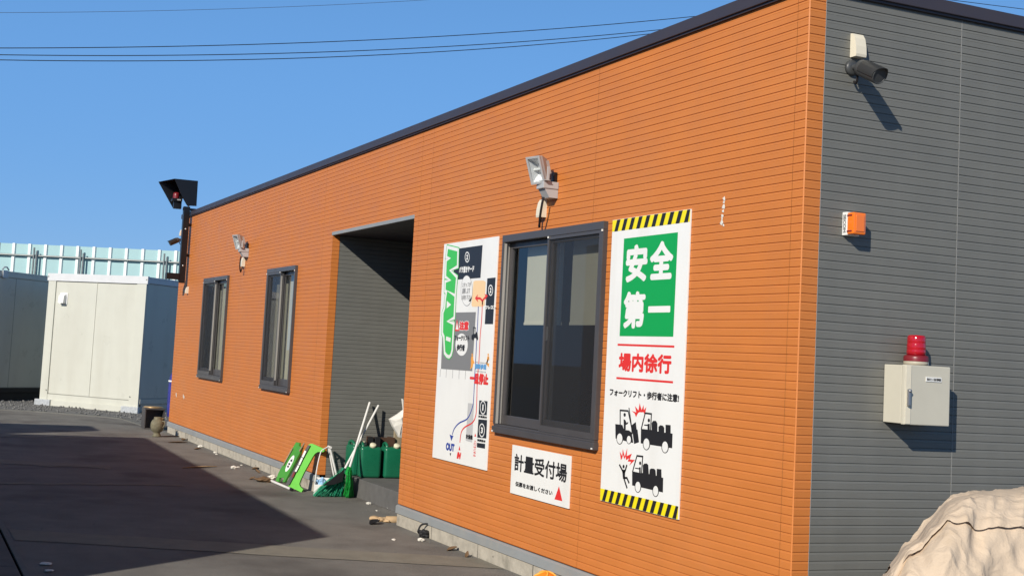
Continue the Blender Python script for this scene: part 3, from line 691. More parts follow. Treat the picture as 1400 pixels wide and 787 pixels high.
# ------------------------------------------------------------------ floodlights, cable covers, cameras
def cable_cover(loc, nrm, label, k=1.):
    n = Vector(nrm); s = Vector((0, 0, 1)).cross(n); L = Vector(loc); w_ = .031*k; b = MB()
    prof = [(0, 0), (.045, .0), (.048, .012), (.045, .05), (.035, .09), (.018, .113), (0, .116)]
    P = [L+n*x+Vector((0, 0, z*k))-s*w_ for x, z in prof]; b.prism(P, s*2*w_)
    o = single('cable_cover', b, BEIGE, label, 'cable cover', 'beige cable covers on the building walls'); return o
def floodlight(P, label):
    T = thing('floodlight', P, label, 'floodlight', 'floodlights above the front windows'); P = Vector(P)
    b = MB(); b.box(P+Vector((-.125, -.055, -.012)), P+Vector((0, .055, .040)), .006)
    b.prism([P+Vector(p) for p in ((-.11, -.048, -.0125), (-.002, -.048, -.0125), (-.002, -.048, -.075), (-.07, -.048, -.075))], (0, .096, 0))
    obj('bracket', b, ALU, T)
    M = Matrix.Translation(P+Vector((-.115, .02, .135))) @ Matrix.Rotation(R(14), 4, 'Z') @ Matrix.Rotation(R(-20), 4, 'Y')
    b = MB(); hw, hh = .068, .098          # local: -x faces out
    rim = [(-.05, -hw, -hh), (-.05, hw, -hh), (-.05, hw, hh), (-.05, -hw, hh)]; back = [(.045, -hw*.55, -hh*.6), (.045, hw*.55, -hh*.6), (.045, hw*.55, hh*.6), (.045, -hw*.55, hh*.6)]
    mid = [(-.02, -hw*.98, -hh*.98), (-.02, hw*.98, -hh*.98), (-.02, hw*.98, hh*.98), (-.02, -hw*.98, hh*.98)]
    V = [M @ Vector(p) for p in rim+mid+back]
    b.add(V, [[i, (i+1) % 4, 4+(i+1) % 4, 4+i] for i in range(4)]+[[4+i, 4+(i+1) % 4, 8+(i+1) % 4, 8+i] for i in range(4)]+[[8, 9, 10, 11]])
    for (y0, y1, z0, z1) in ((-hw-.004, -hw+.012, -hh-.004, hh+.004), (hw-.012, hw+.004, -hh-.004, hh+.004), (-hw+.0125, hw-.0125, -hh-.004, -hh+.012), (-hw+.0125, hw-.0125, hh-.012, hh+.004)):
        b.box((-.058, y0, z0), (-.046, y1, z1), .002, M)
    for k in range(5): b.box((.0, -hw*.7+k*.025, -hh*.5), (.05, -hw*.7+k*.025+.003, hh*.5), 0, M)
    hs = obj('lamp_housing', b, ALU, T)
    b = MB(); rr = [(-.048, -hw*.9, -hh*.9), (-.048, hw*.9, -hh*.9), (-.048, hw*.9, hh*.9), (-.048, -hw*.9, hh*.9)]; rb = [(-.0, -hw*.5, -hh*.4), (-.0, hw*.5, -hh*.4), (-.0, hw*.5, hh*.4), (-.0, -hw*.5, hh*.4)]
    b.add([M @ Vector(p) for p in rr+rb], [[i, (i+1) % 4, 4+(i+1) % 4, 4+i] for i in range(4)]+[[4, 5, 6, 7]]); obj('reflector', b, REFL, T)
    b = MB(); b.tube([M @ Vector((-.02, -.045, 0)), M @ Vector((-.02, .045, 0))], .009); obj('bulb', b, WHITE, T)
    b = MB(); b.quad(*[M @ Vector(p) for p in ((-.052, -hw+.012, -hh+.012), (-.052, -hw+.012, hh-.012), (-.052, hw-.012, hh-.012), (-.052, hw-.012, -hh+.012))]); obj('lamp_glass', b, LGLASS, T)
    b = MB()
    for s in (-1, 1): b.box(P+Vector((-.115, s*.08-.004, .042)), P+Vector((-.095, s*.08+.004, .14)), .002)
    b.box(P+Vector((-.125, -.084, .0402)), P+Vector((-.085, .084, .0445)), .001); obj('yoke', b, ALU, T)
    b = MB(); b.box(P+Vector((-.03, -.03, .0406)), P+Vector((-.003, .012, .115)), .004); obj('sensor_box', b, BLACK, T)
    pts = smooth_path([P+Vector((-.09, .0, -.07)), P+Vector((-.095, .01, -.12)), P+Vector((-.085, .05, -.21)), P+Vector((-.06, .10, -.27)), P+Vector((-.04, .14, -.255)), P+Vector((-.025, .15, -.19))], 6)
    b = MB(); b.tube(pts, .009); obj('cable', b, CABLE, T)
P1 = onx(759, 258); floodlight(P1, 'silver floodlight on the orange wall above the large sliding window')
P2 = onx(339, 344); floodlight(P2, 'silver floodlight on the orange wall between the two far windows')
cable_cover(P1+Vector((0, .15, -.20)), (-1, 0, 0), 'beige cable cover under the floodlight above the large window', 1.22)
cable_cover(P2+Vector((0, .15, -.20)), (-1, 0, 0), 'beige cable cover under the floodlight between the far windows', 1.22)

def camera_unit(P, rz, label):       # local: wall at y=0, camera points to -y
    T = thing('security_camera', P, label, 'security camera', 'security cameras on the building corners'); P = Vector(P)
    def MM(p): return P+Vector(p)
    Rx = lambda c, ax: Matrix.Translation(MM(c)) @ ax.to_track_quat('Z', 'Y').to_matrix().to_4x4()
    b = MB(); b.lathe([(.0, 0), (.042, 0), (.042, .012), (.036, .02), (.02, .024), (.0, .024)], M=Rx((0, 0, 0), Vector((0, -1, 0)))); b.tube([MM((0, -.02, 0)), MM((0, -.05, -.002)), MM((0, -.075, -.006))], [.018, .016, .02]); obj('mount', b, CAMG, T)
    ax = Vector((.02, -1, -.52)).normalized(); M = Rx((0, -.055, .0), ax)
    b = MB(); b.lathe([(0, 0), (.024, 0), (.042, .02), (.045, .05), (.045, .175), (.041, .18), (.038, .175)], M=M); obj('camera_body', b, CAMG, T)
    b = MB(); b.lathe([(0, .172), (.0375, .172), (.0375, .174), (0, .1745)], M=M); obj('lens', b, LENS, T)
    b = MB(); n = 12; vs = []
    for h in (.05, .205):
        for rr in (.0463, .049):
            for k in range(n+1):
                q = math.pi*(-.08+1.16*k/n); hh = h if h < .1 else h-.03*abs(math.cos(q))
                vs.append(M @ Vector((rr*math.cos(q), rr*math.sin(q), hh)))
    k = n+1; fs = []
    for i in range(n): fs += [[i, i+1, 2*k+i+1, 2*k+i], [k+i, k+i+1, 3*k+i+1, 3*k+i], [2*k+i, 2*k+i+1, 3*k+i+1, 3*k+i], [i, i+1, k+i+1, k+i]]
    b.add(vs, fs, True); vis = obj('visor', b, CAMG, T)
    b = MB(); b.tube(smooth_path([MM((0, -.03, -.02)), MM((.0, -.05, -.055)), MM((.01, -.03, -.085)), MM((.02, -.004, -.07))], 6), .006); obj('cable', b, CABLE, T)
    T.rotation_euler = (0, 0, rz); return T
pc = ony(1163.5, 93.5); camera_unit(pc, 0, 'charcoal bullet security camera on the grey side wall near the orange corner')
pc2 = onx(249.5, 327.5); camera_unit(pc2, R(-90), 'small charcoal bullet camera at the far end of the orange wall')
cable_cover(ony(1169, 79)+Vector((0, 0, -.004)), (0, -1, 0), 'beige cable cover above the camera on the grey side wall', 1.12)
cable_cover(onx(249.5, 324)+Vector((0, .03, .02)), (-1, 0, 0), 'beige cable cover above the camera at the far wall end')
b = MB()

# ------------------------------------------------------------------ red warning lamp under a black hood, on a pole at the far end
hy = 15.08
pole = thing('hooded_warning_lamp', (-.07, hy, 2.5), 'red warning lamp inside a black metal hood on a black wall pole', 'warning lamp')
def pzoom(*p): return zp(210, 230, 7.875, *p)
b = MB(); pt = onx(259.5, 285, -.10); pb = onx(252, 392, -.10)
b.box((-.15, hy-.05, 2.47), (-.05, hy+.05, 3.72), .004); obj('pole', b, BLACK, pole)
b = MB(); b.box((-.16, hy-.02, 3.66), (.25, hy+.02, 3.70), .003); b.box((-.05, hy-.02, 2.9), (-.001, hy+.02, 2.95)); b.box((-.05, hy-.02, 3.4), (-.001, hy+.02, 3.45))
b.box((-.36, hy-.06, 2.52), (-.151, hy+.06, 2.62), .004); each('bracket', b, BLACK, pole)
b = MB()
for z in (2.75, 3.35): b.lathe([(0, 0), (.016, 0), (.016, .008), (0, .01)], M=Matrix.Translation((-.10, hy-.05, z)) @ Matrix.Rotation(R(90), 4, 'X'))
b.lathe([(0, 0), (.02, 0), (.02, .01), (0, .012)], M=Matrix.Translation((-.085, hy-.06, 3.74)) @ Matrix.Rotation(R(90), 4, 'X')); each('bolt', b, STEEL, pole)
yF, yB = hy-.12, hy+.32
Fp = [ony(x, y, yF) for x, y in pzoom((225, 112), (478, 137), (462, 408), (360, 402), (318, 330))]
Bp = [ony(x, y, yB) for x, y in pzoom((52, 146), (205, 423), (300, 426), (304, 335), (330, 318), (440, 300), (440, 160), (225, 118))]
b = MB(); b.prism(Fp, (0, .006, 0)); b.prism(Bp, (0, .006, 0))
top = [Fp[0], Fp[1], ony(*pzoom((455, 150))[0], yB), ony(*pzoom((52, 146))[0], yB)]
b.prism(top, (0, 0, -.006)); b.prism([Fp[1], Fp[2], ony(*pzoom((445, 395))[0], yB), ony(*pzoom((455, 150))[0], yB)], (-.006, 0, 0)); obj('hood', b, BLACK, pole)
lc = ony(*pzoom((252, 325))[0], yB-.16)
b = MB(); b.box(lc+Vector((-.085, -.05, -.05)), lc+Vector((.08, .09, -.002)), .004); b.box(lc+Vector((-.05, -.02, -.17)), lc+Vector((.08, .05, -.051)), .004); obj('lamp_base', b, BLACK, pole)
b = MB(); b.lathe([(.055, 0), (.055, .05), (.05, .085), (.03, .1), (0, .103)], c=lc+Vector((-.01, .02, 0))); obj('red_dome', b, RED_D, pole)
b = MB(); b.box(lc+Vector((-.005, -.0535, -.035)), lc+Vector((.055, -.0505, -.015))); obj('label_plate', b, GALV, pole)
cable_cover(onx(257, 401)+Vector((0, 0, 0)), (-1, 0, 0), 'beige cable cover below the black pole of the hooded lamp', .95)

# ------------------------------------------------------------------ on the grey wall: strobe lamp, control box, beacon
T = thing('strobe_lamp', ony(1160, 307), 'small orange strobe lamp with a white side plate on the grey wall', 'alarm lamp'); P = Vector(T.location)
w_, d_, h_ = .078, .085, .115
w_ = .085
b = MB(); b.box(P+Vector((-w_/2, -.036, -h_/2-.004)), P+Vector((w_/2, -.0005, h_/2+.004)), .003); obj('base', b, WHITE, T)
b = MB(); b.box(P+Vector((-w_/2+.001, -d_, -h_/2)), P+Vector((w_/2-.001, -.0365, h_/2)), .008)
b.box(P+Vector((-w_/2+.014, -d_-.004, -h_/2+.014)), P+Vector((w_/2-.014, -d_+.002, h_/2-.014)), .003); obj('lens', b, ORANGE_C, T)
b = MB(); b.box(P+Vector((-w_/2-.0012, -d_+.012, h_/2-.02)), P+Vector((-w_/2+.002, -.037, h_/2-.012)), .001); b.box(P+Vector((-w_/2-.0012, -d_+.012, -h_/2+.012)), P+Vector((-w_/2+.002, -.037, -h_/2+.02)), .001); each('lens_rib', b, RED_D, T)
b = MB(); X = P.x-w_/2-.0006
text_uv(b, 'SECOM', (.008, P.z-.048, .030, P.z+.048), lambda u, v, d: Vector((X-d, P.y-u, v)), bold=.0015, rot=-90); obj('lettering', b, GREY_P, T)

bw = .30; T = thing('control_box', (.72, 0, 1.325), 'beige steel control box with a handle under the red beacon on the grey wall', 'control box')
X0, X1, Z0, Z1, D = .567, .868, 1.326, 1.630, .157
b = MB(); b.box((X0, -.128, Z0), (X1, -.002, Z1), .004); obj('body', b, BOXP, T)
b = MB(); b.box((X0-.003, -D, Z0-.004), (X1+.003, -.131, Z1+.003), .005); dr = obj('door', b, BOXP, T)
hx = X0+.02
b = MB(); b.box((hx-.019, -D-.0022, Z0+.0), (hx+.016, -D-.0002, Z1-.0), .0008); obj('lock_strip', b, BEIGE, dr)
b = MB(); b.box((hx+.0165, -D-.0012, Z0+.003), (hx+.018, -D-.0001, Z1-.003)); obj('seam', b, SEAM, dr)
b = MB(); b.box((hx-.013, -D-.018, 1.418), (hx+.005, -D-.0024, 1.508), .006); b.lathe([(0, 0), (.008, 0), (.008, .004), (0, .005)], M=Matrix.Translation((hx-.004, -D-.018, 1.497)) @ Matrix.Rotation(R(90), 4, 'X')); obj('handle', b, STEEL, T)
b = MB(); b.box((.702, -D-.0035, 1.551), (.808, -D-.0005, 1.575), .0006); lb = obj('name_plate', b, WHITE, T)
b = MB(); text_uv(b, '排水ピット満水警報盤', (.707, 1.556, .803, 1.570), lambda u, v, d: Vector((u, -D-.0040-d, v)), bold=.0006); obj('lettering', b, INK, lb)
bx = onp(1252, 500, (0, -.07, 0), Vector((0, 1, 0))).x
T = thing('beacon_lamp', (bx, -.07, 1.634), 'red rotating beacon standing on top of the beige control box', 'beacon')
c = (bx, -.07, 1.634); KB = .80
b = MB(); b.lathe([(p*KB, q) for p, q in [(.0, 0), (.078, 0), (.078, .018), (.074, .02)]], c=c, n=32); obj('base_ring', b, GOLDEN, T)
b = MB(); b.lathe([(p*KB, q) for p, q in [(.078, .0202), (.079, .04), (.074, .05), (.062, .052)]], c=c, n=32); obj('socket', b, RED_D, T)
b = MB(); b.lathe([(p*KB, q) for p, q in [(.0, .0525), (.060, .0525), (.061, .075), (.0585, .08), (.0605, .085), (.0595, .11), (.057, .115), (.059, .12), (.057, .15), (.05, .158), (0, .16)]], c=c, n=32); obj('dome', b, RED_C, T)
b = MB(); b.lathe([(p*KB, q) for p, q in [(.0, .0535), (.03, .0535), (.03, .12), (0, .14)]], c=c); obj('reflector', b, REFL, T)
b = MB(); a = R(-62)
for k in range(5):
    q0, q1 = a+k*.12, a+(k+1)*.12; r = .0795*KB
    b.quad((c[0]+r*math.cos(q0), c[1]+r*math.sin(q0), c[2]+.004), (c[0]+r*math.cos(q1), c[1]+r*math.sin(q1), c[2]+.004), (c[0]+r*math.cos(q1), c[1]+r*math.sin(q1), c[2]+.02), (c[0]+r*math.cos(q0), c[1]+r*math.sin(q0), c[2]+.02))
obj('sticker', b, WHITE, T)
b = MB(); b.tube(smooth_path([(bx+.05, -.05, 1.645), (bx+.075, -.035, 1.68), (bx+.085, -.015, 1.71), (bx+.08, -.002, 1.715)], 5), .008); obj('cable', b, CABLE, T)

# ------------------------------------------------------------------ sheds and fence behind
D1 = Vector((.69, -.724, 0)).normalized(); D2 = Vector((.724, .69, 0)).normalized()
def frameM(o): return Matrix((D1, D2, UZ)).transposed().to_4x4().copy(), Vector(o)
def storage_shed(name, O, wd, dp, ht, label, front_detail, cat='storage shed'):
    T = thing(name, O, label, cat); O = Vector(O)
    M = Matrix((D1, D2, UZ)).transposed().to_4x4(); M.translation = O
    b = MB(); b.box((0.0, .03, .19), (wd, dp, ht-.02), .004, M); obj('body', b, SHED, T)
    b = MB()
    n = max(2, round(dp/1.15))
    for k in range(1, n): b.box((wd-.001, dp*k/n-.006, .3), (wd+.003, dp*k/n+.006, ht-.12), 0, M)
    b.box((wd-.001, .03, .295), (wd+.003, dp, .305), 0, M); b.box((wd-.001, .03, ht-.125), (wd+.003, dp, ht-.115), 0, M)
    obj('seam', b, SEAM, T)
    b = MB(); b.box((-.03, -.03, ht-.13), (wd+.03, .028, ht+.03), .006, M); obj('front_trim', b, SHED_G, T)
    b = MB(); b.box((-.02, .029, ht-.019), (wd+.02, dp+.02, ht+.02), .006, M); b.box((wd+.004, .029, ht-.11), (wd+.02, dp+.02, ht-.0195), .004, M); obj('roof', b, SHED_G if front_detail else SHED, T)
    if front_detail:
        b = MB()
        b.box((0, -.02, .0), (.2, .029, ht-.131), .006, M); b.box((wd-.24, -.02, .0), (wd, .029, ht-.131), .006, M); b.box((.201, -.012, .07), (wd-.241, .029, .245), .004, M); obj('corner_post', b, SHED, T)
        for x0, x1 in ((.205, wd*.5-.012), (wd*.5+.012, wd-.245)):
            b = MB(); b.box((x0, .004, .26), (x1, .028, ht-.14), .004, M); obj('door', b, SHED, T)
        b = MB(); b.box((.202, .029, .246), (wd-.242, .0295, ht-.132), 0, M); b.box((.205, -.004, .247), (wd-.245, .027, .257), 0, M); obj('door_gap', b, SEAM, T)
        b = MB(); b.box((wd*.5-.011, -.006, .262), (wd*.5+.011, .027, ht-.14), .002, M); obj('door_stop', b, SHED, T)
        b = MB(); b.box((-.06, -.1, .0), (.34, -.0205, .13), .006, M); b.box((wd-.36, -.1, .0), (wd+.06, -.0205, .13), .006, M); each('foot_plate', b, GALV, T)
        b = MB(); b.box((.341, -.06, .0), (wd-.361, -.0205, .12), .006, M); obj('skid_beam', b, SHED, T)
        b = MB(); b.box((.33, -.012, ht-.62), (.53, .003, ht-.38), .004, M); b.prism([M @ Vector(p) for p in ((.36, -.013, ht-.60), (.36, -.11, ht-.60), (.36, -.09, ht-.44), (.36, -.013, ht-.41))], D1*.14); obj('vent_hood', b, WHITE, T)
        b = MB()
        for x, z in ((.0, ht-.04), (wd, ht-.04), (.17, .33), (wd-.21, .33)): b.lathe([(0, 0), (.014, 0), (.014, .006), (0, .008)], M=M @ Matrix.Translation((x, -.031, z)) @ Matrix.Rotation(R(90), 4, 'X'), n=10)
        each('bolt', b, SEAM, T)
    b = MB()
    b.box((.02, .1, .0), (wd-.02, dp-.05, .189), 0, M); b.box((-.01, .031, .19), (wd+.012, dp, .29), .004, M); obj('base_frame', b, UNDER if not front_detail else SHED, T)  # second shed: black base paints in the dark gap underneath
    if not front_detail:
        hk = M @ Vector((wd+.02, dp*.5, ht)); b = MB(); b.box((wd+.0205, .62, ht-.14), (wd+.05, .78, ht+.03), .006, M); b.tube([M @ Vector((wd+.035, .6, ht+.04)), M @ Vector((wd+.035, .66, ht+.10)), M @ Vector((wd+.035, .74, ht+.10)), M @ Vector((wd+.035, .8, ht+.04))], .016); obj('lifting_hook', b, GALV, T)
    return T
s0 = onz(53, 553)+D2*.02; storage_shed('storage_shed', (s0.x, s0.y, 0), 2.55, 2.4, 2.78, 'cream storage shed with two plain door panels and a white vent hood', True)
d0 = onz(0, 548)
O2 = d0-D2*.9-D1*2.4
storage_shed('storage_shed', (O2.x, O2.y, 0), 2.4, 5.5, 2.80, 'storage shed of which only a long shaded side wall shows, beside the cream shed', False)

# construction fence of aqua sheets
f0 = Vector((-1.86, 34., 0)); f1 = Vector((3.15, 31., 0)); fd = (f1-f0).normalized(); fn = Vector((fd.y, -fd.x, 0))
T = thing('construction_fence', tuple(f0), 'pale aqua corrugated site fence with white ribs and grey scaffold pipes behind the sheds', 'fence')
FH = onp(0, 333, f0, fn).z; FH = 4.12
b = MB(); a = f0-fd*6; c = f1+fd*9
b.prism([a, c, c-fn*.01, a-fn*.01], (0, 0, FH)); obj('sheet', b, CYAN, T)
ribpx = (-4, 17.5, 38.5, 60.5, 82, 104, 126, 148, 171, 194, 217, 240)
us = [(onp(x, 360, f0, fn)-f0).dot(fd) for x in ribpx]; du = (us[-1]-us[0])/(len(us)-1)
for k in range(-6, 26):
    u = us[0]+k*du; p = f0+fd*u; b = MB()
    b.prism([p-fd*.055, p+fd*.055, p+fd*.04+fn*.05, p-fd*.04+fn*.05], (0, 0, FH+.01)); obj('rib', b, RIB, T)
zr = onp(30, 347, f0, fn).z
b = MB()
for z in (3.78, 2.2, .7): b.tube([a+fn*.085+UZ*z, c+fn*.085+UZ*z], .028)
obj('rail', b, PIPE, T)
for x in (49, 113, 227, -70):
    u = (onp(x, 350, f0, fn)-f0).dot(fd)
    b = MB(); p = f0+fd*u+fn*.14; b.tube([p, p+UZ*4.02], .027); obj('post', b, PIPE, T)
    b = MB(); p = f0+fd*(u+.085)+fn*.145; b.tube([p, p+UZ*3.92], .027); obj('post', b, PIPE, T)

# blue barrel seen past the far corner
bp = onz(231.5, 571); T = thing('barrel', (bp.x+.27, bp.y+.2, 0), 'blue plastic barrel standing behind the far corner of the orange wall', 'barrel'); c = Vector(T.location)
b = MB(); b.lathe([(0, 0), (.26, 0), (.28, .03), (.29, .25), (.285, .27), (.29, .29), (.29, .6), (.285, .62), (.29, .64), (.27, .82), (.24, .88), (0, .89)], c=c, n=32); obj('drum', b, BLUEP, T)
b = MB(); b.lathe([(.285, .70), (.298, .705), (.298, .73), (.285, .735)], c=c, n=32); obj('rim', b, WHITE, T)

# pot, crate, tins by the far corner
pp = onz(214, 596.5)
T = thing('stoneware_pot', (pp.x, pp.y, 0), 'round greenish stoneware pot on a narrow foot by the far corner', 'pot')
b = MB(); b.lathe([(0, 0), (.07, 0), (.068, .02), (.05, .05), (.055, .07), (.085, .09), (.104, .14), (.108, .18), (.10, .23), (.08, .262), (.06, .275), (.062, .30), (.056, .31), (.048, .30), (0, .285)], c=pp, n=28); obj('body', b, POT, T)
b = MB(); b.tube(smooth_path([pp+Vector((.06, -.06, .25)), pp+Vector((.095, -.09, .24)), pp+Vector((.09, -.09, .18)), pp+Vector((.07, -.07, .15))], 5), .01); obj('handle', b, POT, T)
cp = onz(214, 588)
T = thing('crate', (cp.x, cp.y+.2, 0), 'dark crate standing on its side behind the stoneware pot', 'crate'); o_ = Vector((cp.x, cp.y+.25, 0))
b = MB(); W_, H_ = .34, .36
b.box(o_+Vector((-W_/2, 0, 0)), o_+Vector((W_/2, .3, .02)), .003); b.box(o_+Vector((-W_/2, 0, H_-.02)), o_+Vector((W_/2, .3, H_)), .003)
b.box(o_+Vector((-W_/2, 0, .0201)), o_+Vector((-W_/2+.02, .3, H_-.0201)), .003); b.box(o_+Vector((W_/2-.02, 0, .0201)), o_+Vector((W_/2, .3, H_-.0201)), .003); b.box(o_+Vector((-W_/2+.021, .28, .021)), o_+Vector((W_/2-.021, .3, H_-.021))); obj('shell', b, FRAME, T)
b = MB(); b.box(o_+Vector((-W_/2-.002, -.012, H_-.03)), o_+Vector((W_/2+.002, -.0005, H_+.002)), .003); obj('rim', b, FRAME, T)
b = MB(); b.lathe([(.17, 0), (.172, .012), (.15, .02), (0, .022)], c=o_+Vector((0, .15, H_)), n=28); single('tin_lid', b, TIN, 'round dull gold tin lid lying on top of the dark crate', 'lid')
b = MB(); q = o_+Vector((.07, -.14, 0)); b.lathe([(0, 0), (.075, 0), (.078, .005), (.075, .01), (.075, .19), (.078, .2), (.07, .2), (.068, .19), (0, .185)], c=q)
T2 = thing('paint_tin', tuple(q), 'small gold tin with a white label between the pot and the crate', 'tin'); obj('can', b, TIN, T2)
b = MB(); b.lathe([(.0755, .06), (.0762, .061), (.0762, .14), (.0755, .141)], c=q); obj('paper_label', b, WHITE, T2)

# ------------------------------------------------------------------ the doorway clutter
STZ = .200
def jerry_can(P, rz, label):
    T = thing('jerry_can', P, label, 'jerry can', 'green jerry cans on the doorway step'); P = Vector(P)
    bm = bmesh.new(); bmesh.ops.create_cube(bm, size=1)
    for v in bm.verts: v.co = Vector((v.co.x*.236, v.co.y*.20, .165+v.co.z*.33))
    bmesh.ops.bevel(bm, geom=bm.edges[:], offset=.034, segments=5, affect='EDGES', profile=.5); bm.verts.index_update()
    b = MB(); b.add([P+v.co for v in bm.verts], [[v.index for v in f.verts] for f in bm.faces], True); bm.free()
    b.tube(smooth_path([P+Vector((-.085, -.06, .31)), P+Vector((-.085, -.05, .345)), P+Vector((-.08, .02, .365)), P+Vector((-.08, .07, .35)), P+Vector((-.08, .08, .31))], 4), .017, 8)
    obj('body', b, CAN, T)
    b = MB()
    for z in (.055, .085): b.box(P+Vector((-.06, -.1012, z)), P+Vector((.06, -.0995, z+.006)), .0006)
    obj('ridge', b, CAN, T)
    b = MB(); b.lathe([(.0, .0), (.03, .0), (.03, .012), (.034, .013), (.034, .045), (.03, .05), (0, .051)], M=Matrix.Rotation(R(28), 4, 'X'), c=P+Vector((.02, -.055, .315)), n=20); obj('cap', b, CAP, T)
    T.rotation_euler = (0, 0, rz); return T
for (x, yd, k, lab) in ((503.2, 7.42, -.08, 'green jerry can between the two others on the doorway step'), (535.5, 7.42, -.05, 'green jerry can half hidden by the orange corner on the doorway step'), (489, 7.60, .12, 'green jerry can behind the brooms on the doorway step')):
    p = ony(x, 640, yd); jerry_can((p.x, yd, STZ), k, lab)

def broom(top, head, ends, mt, mt_b, label, spread, ln):
    """handle from top to head, bristles fan from head down to the ground between two end points"""
    top, head = Vector(top), Vector(head)
    T = thing('broom', tuple(head), label, 'broom', 'green brooms leaning in the doorway')
    b = MB(); b.tube([top, top.lerp(head, .5), head], .0125, 10); obj('handle', b, PVC, T)
    e0, e1 = Vector(ends[0]), Vector(ends[1]); mid = (e0+e1)/2
    bb = MB()
    for i in range(330):
        t = random.random(); s = random.uniform(.0, .06)
        st = head+Vector((random.uniform(-.02, .02), random.uniform(-.03, .03), random.uniform(-.02, .03)))
        en = e0.lerp(e1, t)+Vector((random.uniform(-.02, .02), random.uniform(-.05, .05), random.uniform(0, .03)))
        mdp = st.lerp(en, .55)+Vector((random.uniform(-.02, .02), random.uniform(-.03, .03), random.uniform(-.02, .02)))
        P = [st, st.lerp(mdp, .6), mdp, en]
        bb.tube(smooth_path(P, 2), random.uniform(.0025, .0045), 3, False)
    obj('bristles', bb, mt, T)
    b = MB(); q = head.lerp(mid, .30); b.tube([head+(head-q)*.3, head, head.lerp(mid, .12)], [.016, .03, .04], 10)
    if mt_b is BINDER:
        sd = (CAM-head).normalized(); cup = [head+(head-mid)*.08, head.lerp(e0, .72)+UZ*.035, head.lerp(mid, .52), head.lerp(e1, .40), head+(head-mid)*.03]
        b.prism([p+sd*.10 for p in cup], -sd*.03)
    obj('binding', b, mt_b, T)
h1 = ony(470, 643, 7.30); broom(ony(517.5, 554, 7.64), h1, (onz(429, 678), onz(466, 678.5)), BRIS, BINDER, 'white handled broom with a wide teal green bristle fan beside the dustpan', .2, .3)
h2 = ony(477, 642, 7.16); broom(ony(505.5, 550, 7.66), h2, (onz(473, 680), onz(480, 678.5)), BRIS2, BRIS2, 'white handled broom with a narrow bright green head against the step', .1, .3)

# dustpan bucket with pole handle
q0, q1 = onz(428.5, 676), onz(453, 677.5)
T = thing('dustpan', (q0.x, q0.y, 0), 'white long handled dustpan box full of rubbish beside the green sign', 'dustpan')
ux = (q1-q0); ux.z = 0; wl = ux.length; ux.normalize(); uy = Vector((-ux.y, ux.x, 0))
if uy.y < 0: uy = -uy
M = Matrix((ux, uy, UZ)).transposed().to_4x4(); M.translation = q0
b = MB(); w_, dd, hh = .24, .17, .17
b.box((0, 0, .002), (w_, dd, .012), 0, M); b.box((0, 0, .0121), (w_, .008, .11), .002, M); b.box((0, dd-.008, .0121), (w_, dd, hh), .002, M)
for x in (0, w_-.008): b.prism([M @ Vector(p) for p in ((x, .0085, .0121), (x, dd-.0085, .0121), (x, dd-.0085, hh), (x, .0085, .11))], ux*.008)
obj('pan', b, PVC, T)
tp = ony(450, 610, q0.y+.12)
b = MB(); t1 = ony(451, 611, q0.y+.1)
b.tube([t1, ony(460.5, 651, q0.y+.1)], .012, 8); b.tube([ony(449, 610, q0.y+.16), ony(456.5, 650, q0.y+.16)], .010, 8); b.tube([t1+Vector((0, -.03, 0)), t1, ony(449, 610, q0.y+.16)], .014, 8)
obj('handle', b, PVC, T)
b = MB(); b.tube(smooth_path([ony(449, 610, q0.y+.1), ony(442, 614, q0.y+.09), ony(438.5, 618, q0.y+.08), ony(434, 636, q0.y+.06), ony(430.5, 658, q0.y+.03)], 5), .006, 6); obj('link_rod', b, PVC, T)
def crumple(c, r, seed, sq=1.):
    bm = bmesh.new(); bmesh.ops.create_icosphere(bm, subdivisions=3, radius=1)
    for v in bm.verts:
        n = noise.noise(v.co*1.6+Vector((seed, 0, 0)))*.45+noise.noise(v.co*4+Vector((0, seed, 0)))*.3
        v.co = Vector(c)+Vector((v.co.x, v.co.y, v.co.z*sq))*r*(1+n)
    bm.verts.index_update(); b = MB(); b.add([v.co.copy() for v in bm.verts], [[v.index for v in f.verts] for f in bm.faces]); bm.free(); return b
cc = M @ Vector((.07, .1, .12)); single('crumpled_wrapper', crumple(cc, .05, 3), BLUEW, 'crumpled blue and white wrapper in the dustpan', 'rubbish', 'rubbish in the dustpan')
cc = M @ Vector((.15, .09, .115)); single('crumpled_paper', crumple(cc, .045, 8), SCRAP, 'crumpled white paper ball in the middle of the dustpan', 'rubbish', 'rubbish in the dustpan')
cc = M @ Vector((.19, .15, .10)); single('leaf_clump', crumple(cc, .055, 12, .6), LEAF, 'brown clump of dry leaves in the dustpan', 'rubbish', 'rubbish in the dustpan')

# two folded green sign boards leaning on the wall
G = lambda *p: zp(340, 580, 7.157, *p)
gb = onz(*G((205, 556))[0]); ge = onz(*G((405, 648))[0])
bx0 = -.24
N1 = Vector((-.86, -.18, .47)).normalized()
P0 = onz(*G((400, 600))[0]) 
def board(px, P, N, th): return [onp(x, y, P, N) for x, y in px], -N*th
T = thing('sign_stand', tuple(gb), 'shade toned green folding sign board with a white oval leaning on the orange wall', 'sign stand')
N1 = Vector((-.93, -.24, .22)).normalized(); Pa = onz(*G((262, 562))[0])
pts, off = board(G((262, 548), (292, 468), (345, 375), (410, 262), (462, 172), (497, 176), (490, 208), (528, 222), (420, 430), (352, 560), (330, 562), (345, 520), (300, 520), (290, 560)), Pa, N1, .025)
b = MB(); b.prism(pts, off); obj('board', b, LIME_SHADE, T)
def face_poly(mb, px, lift): 
    P = [onp(x, y, Pa, N1)+N1*lift for x, y in px]; mb.add(P, [list(range(len(P)))])
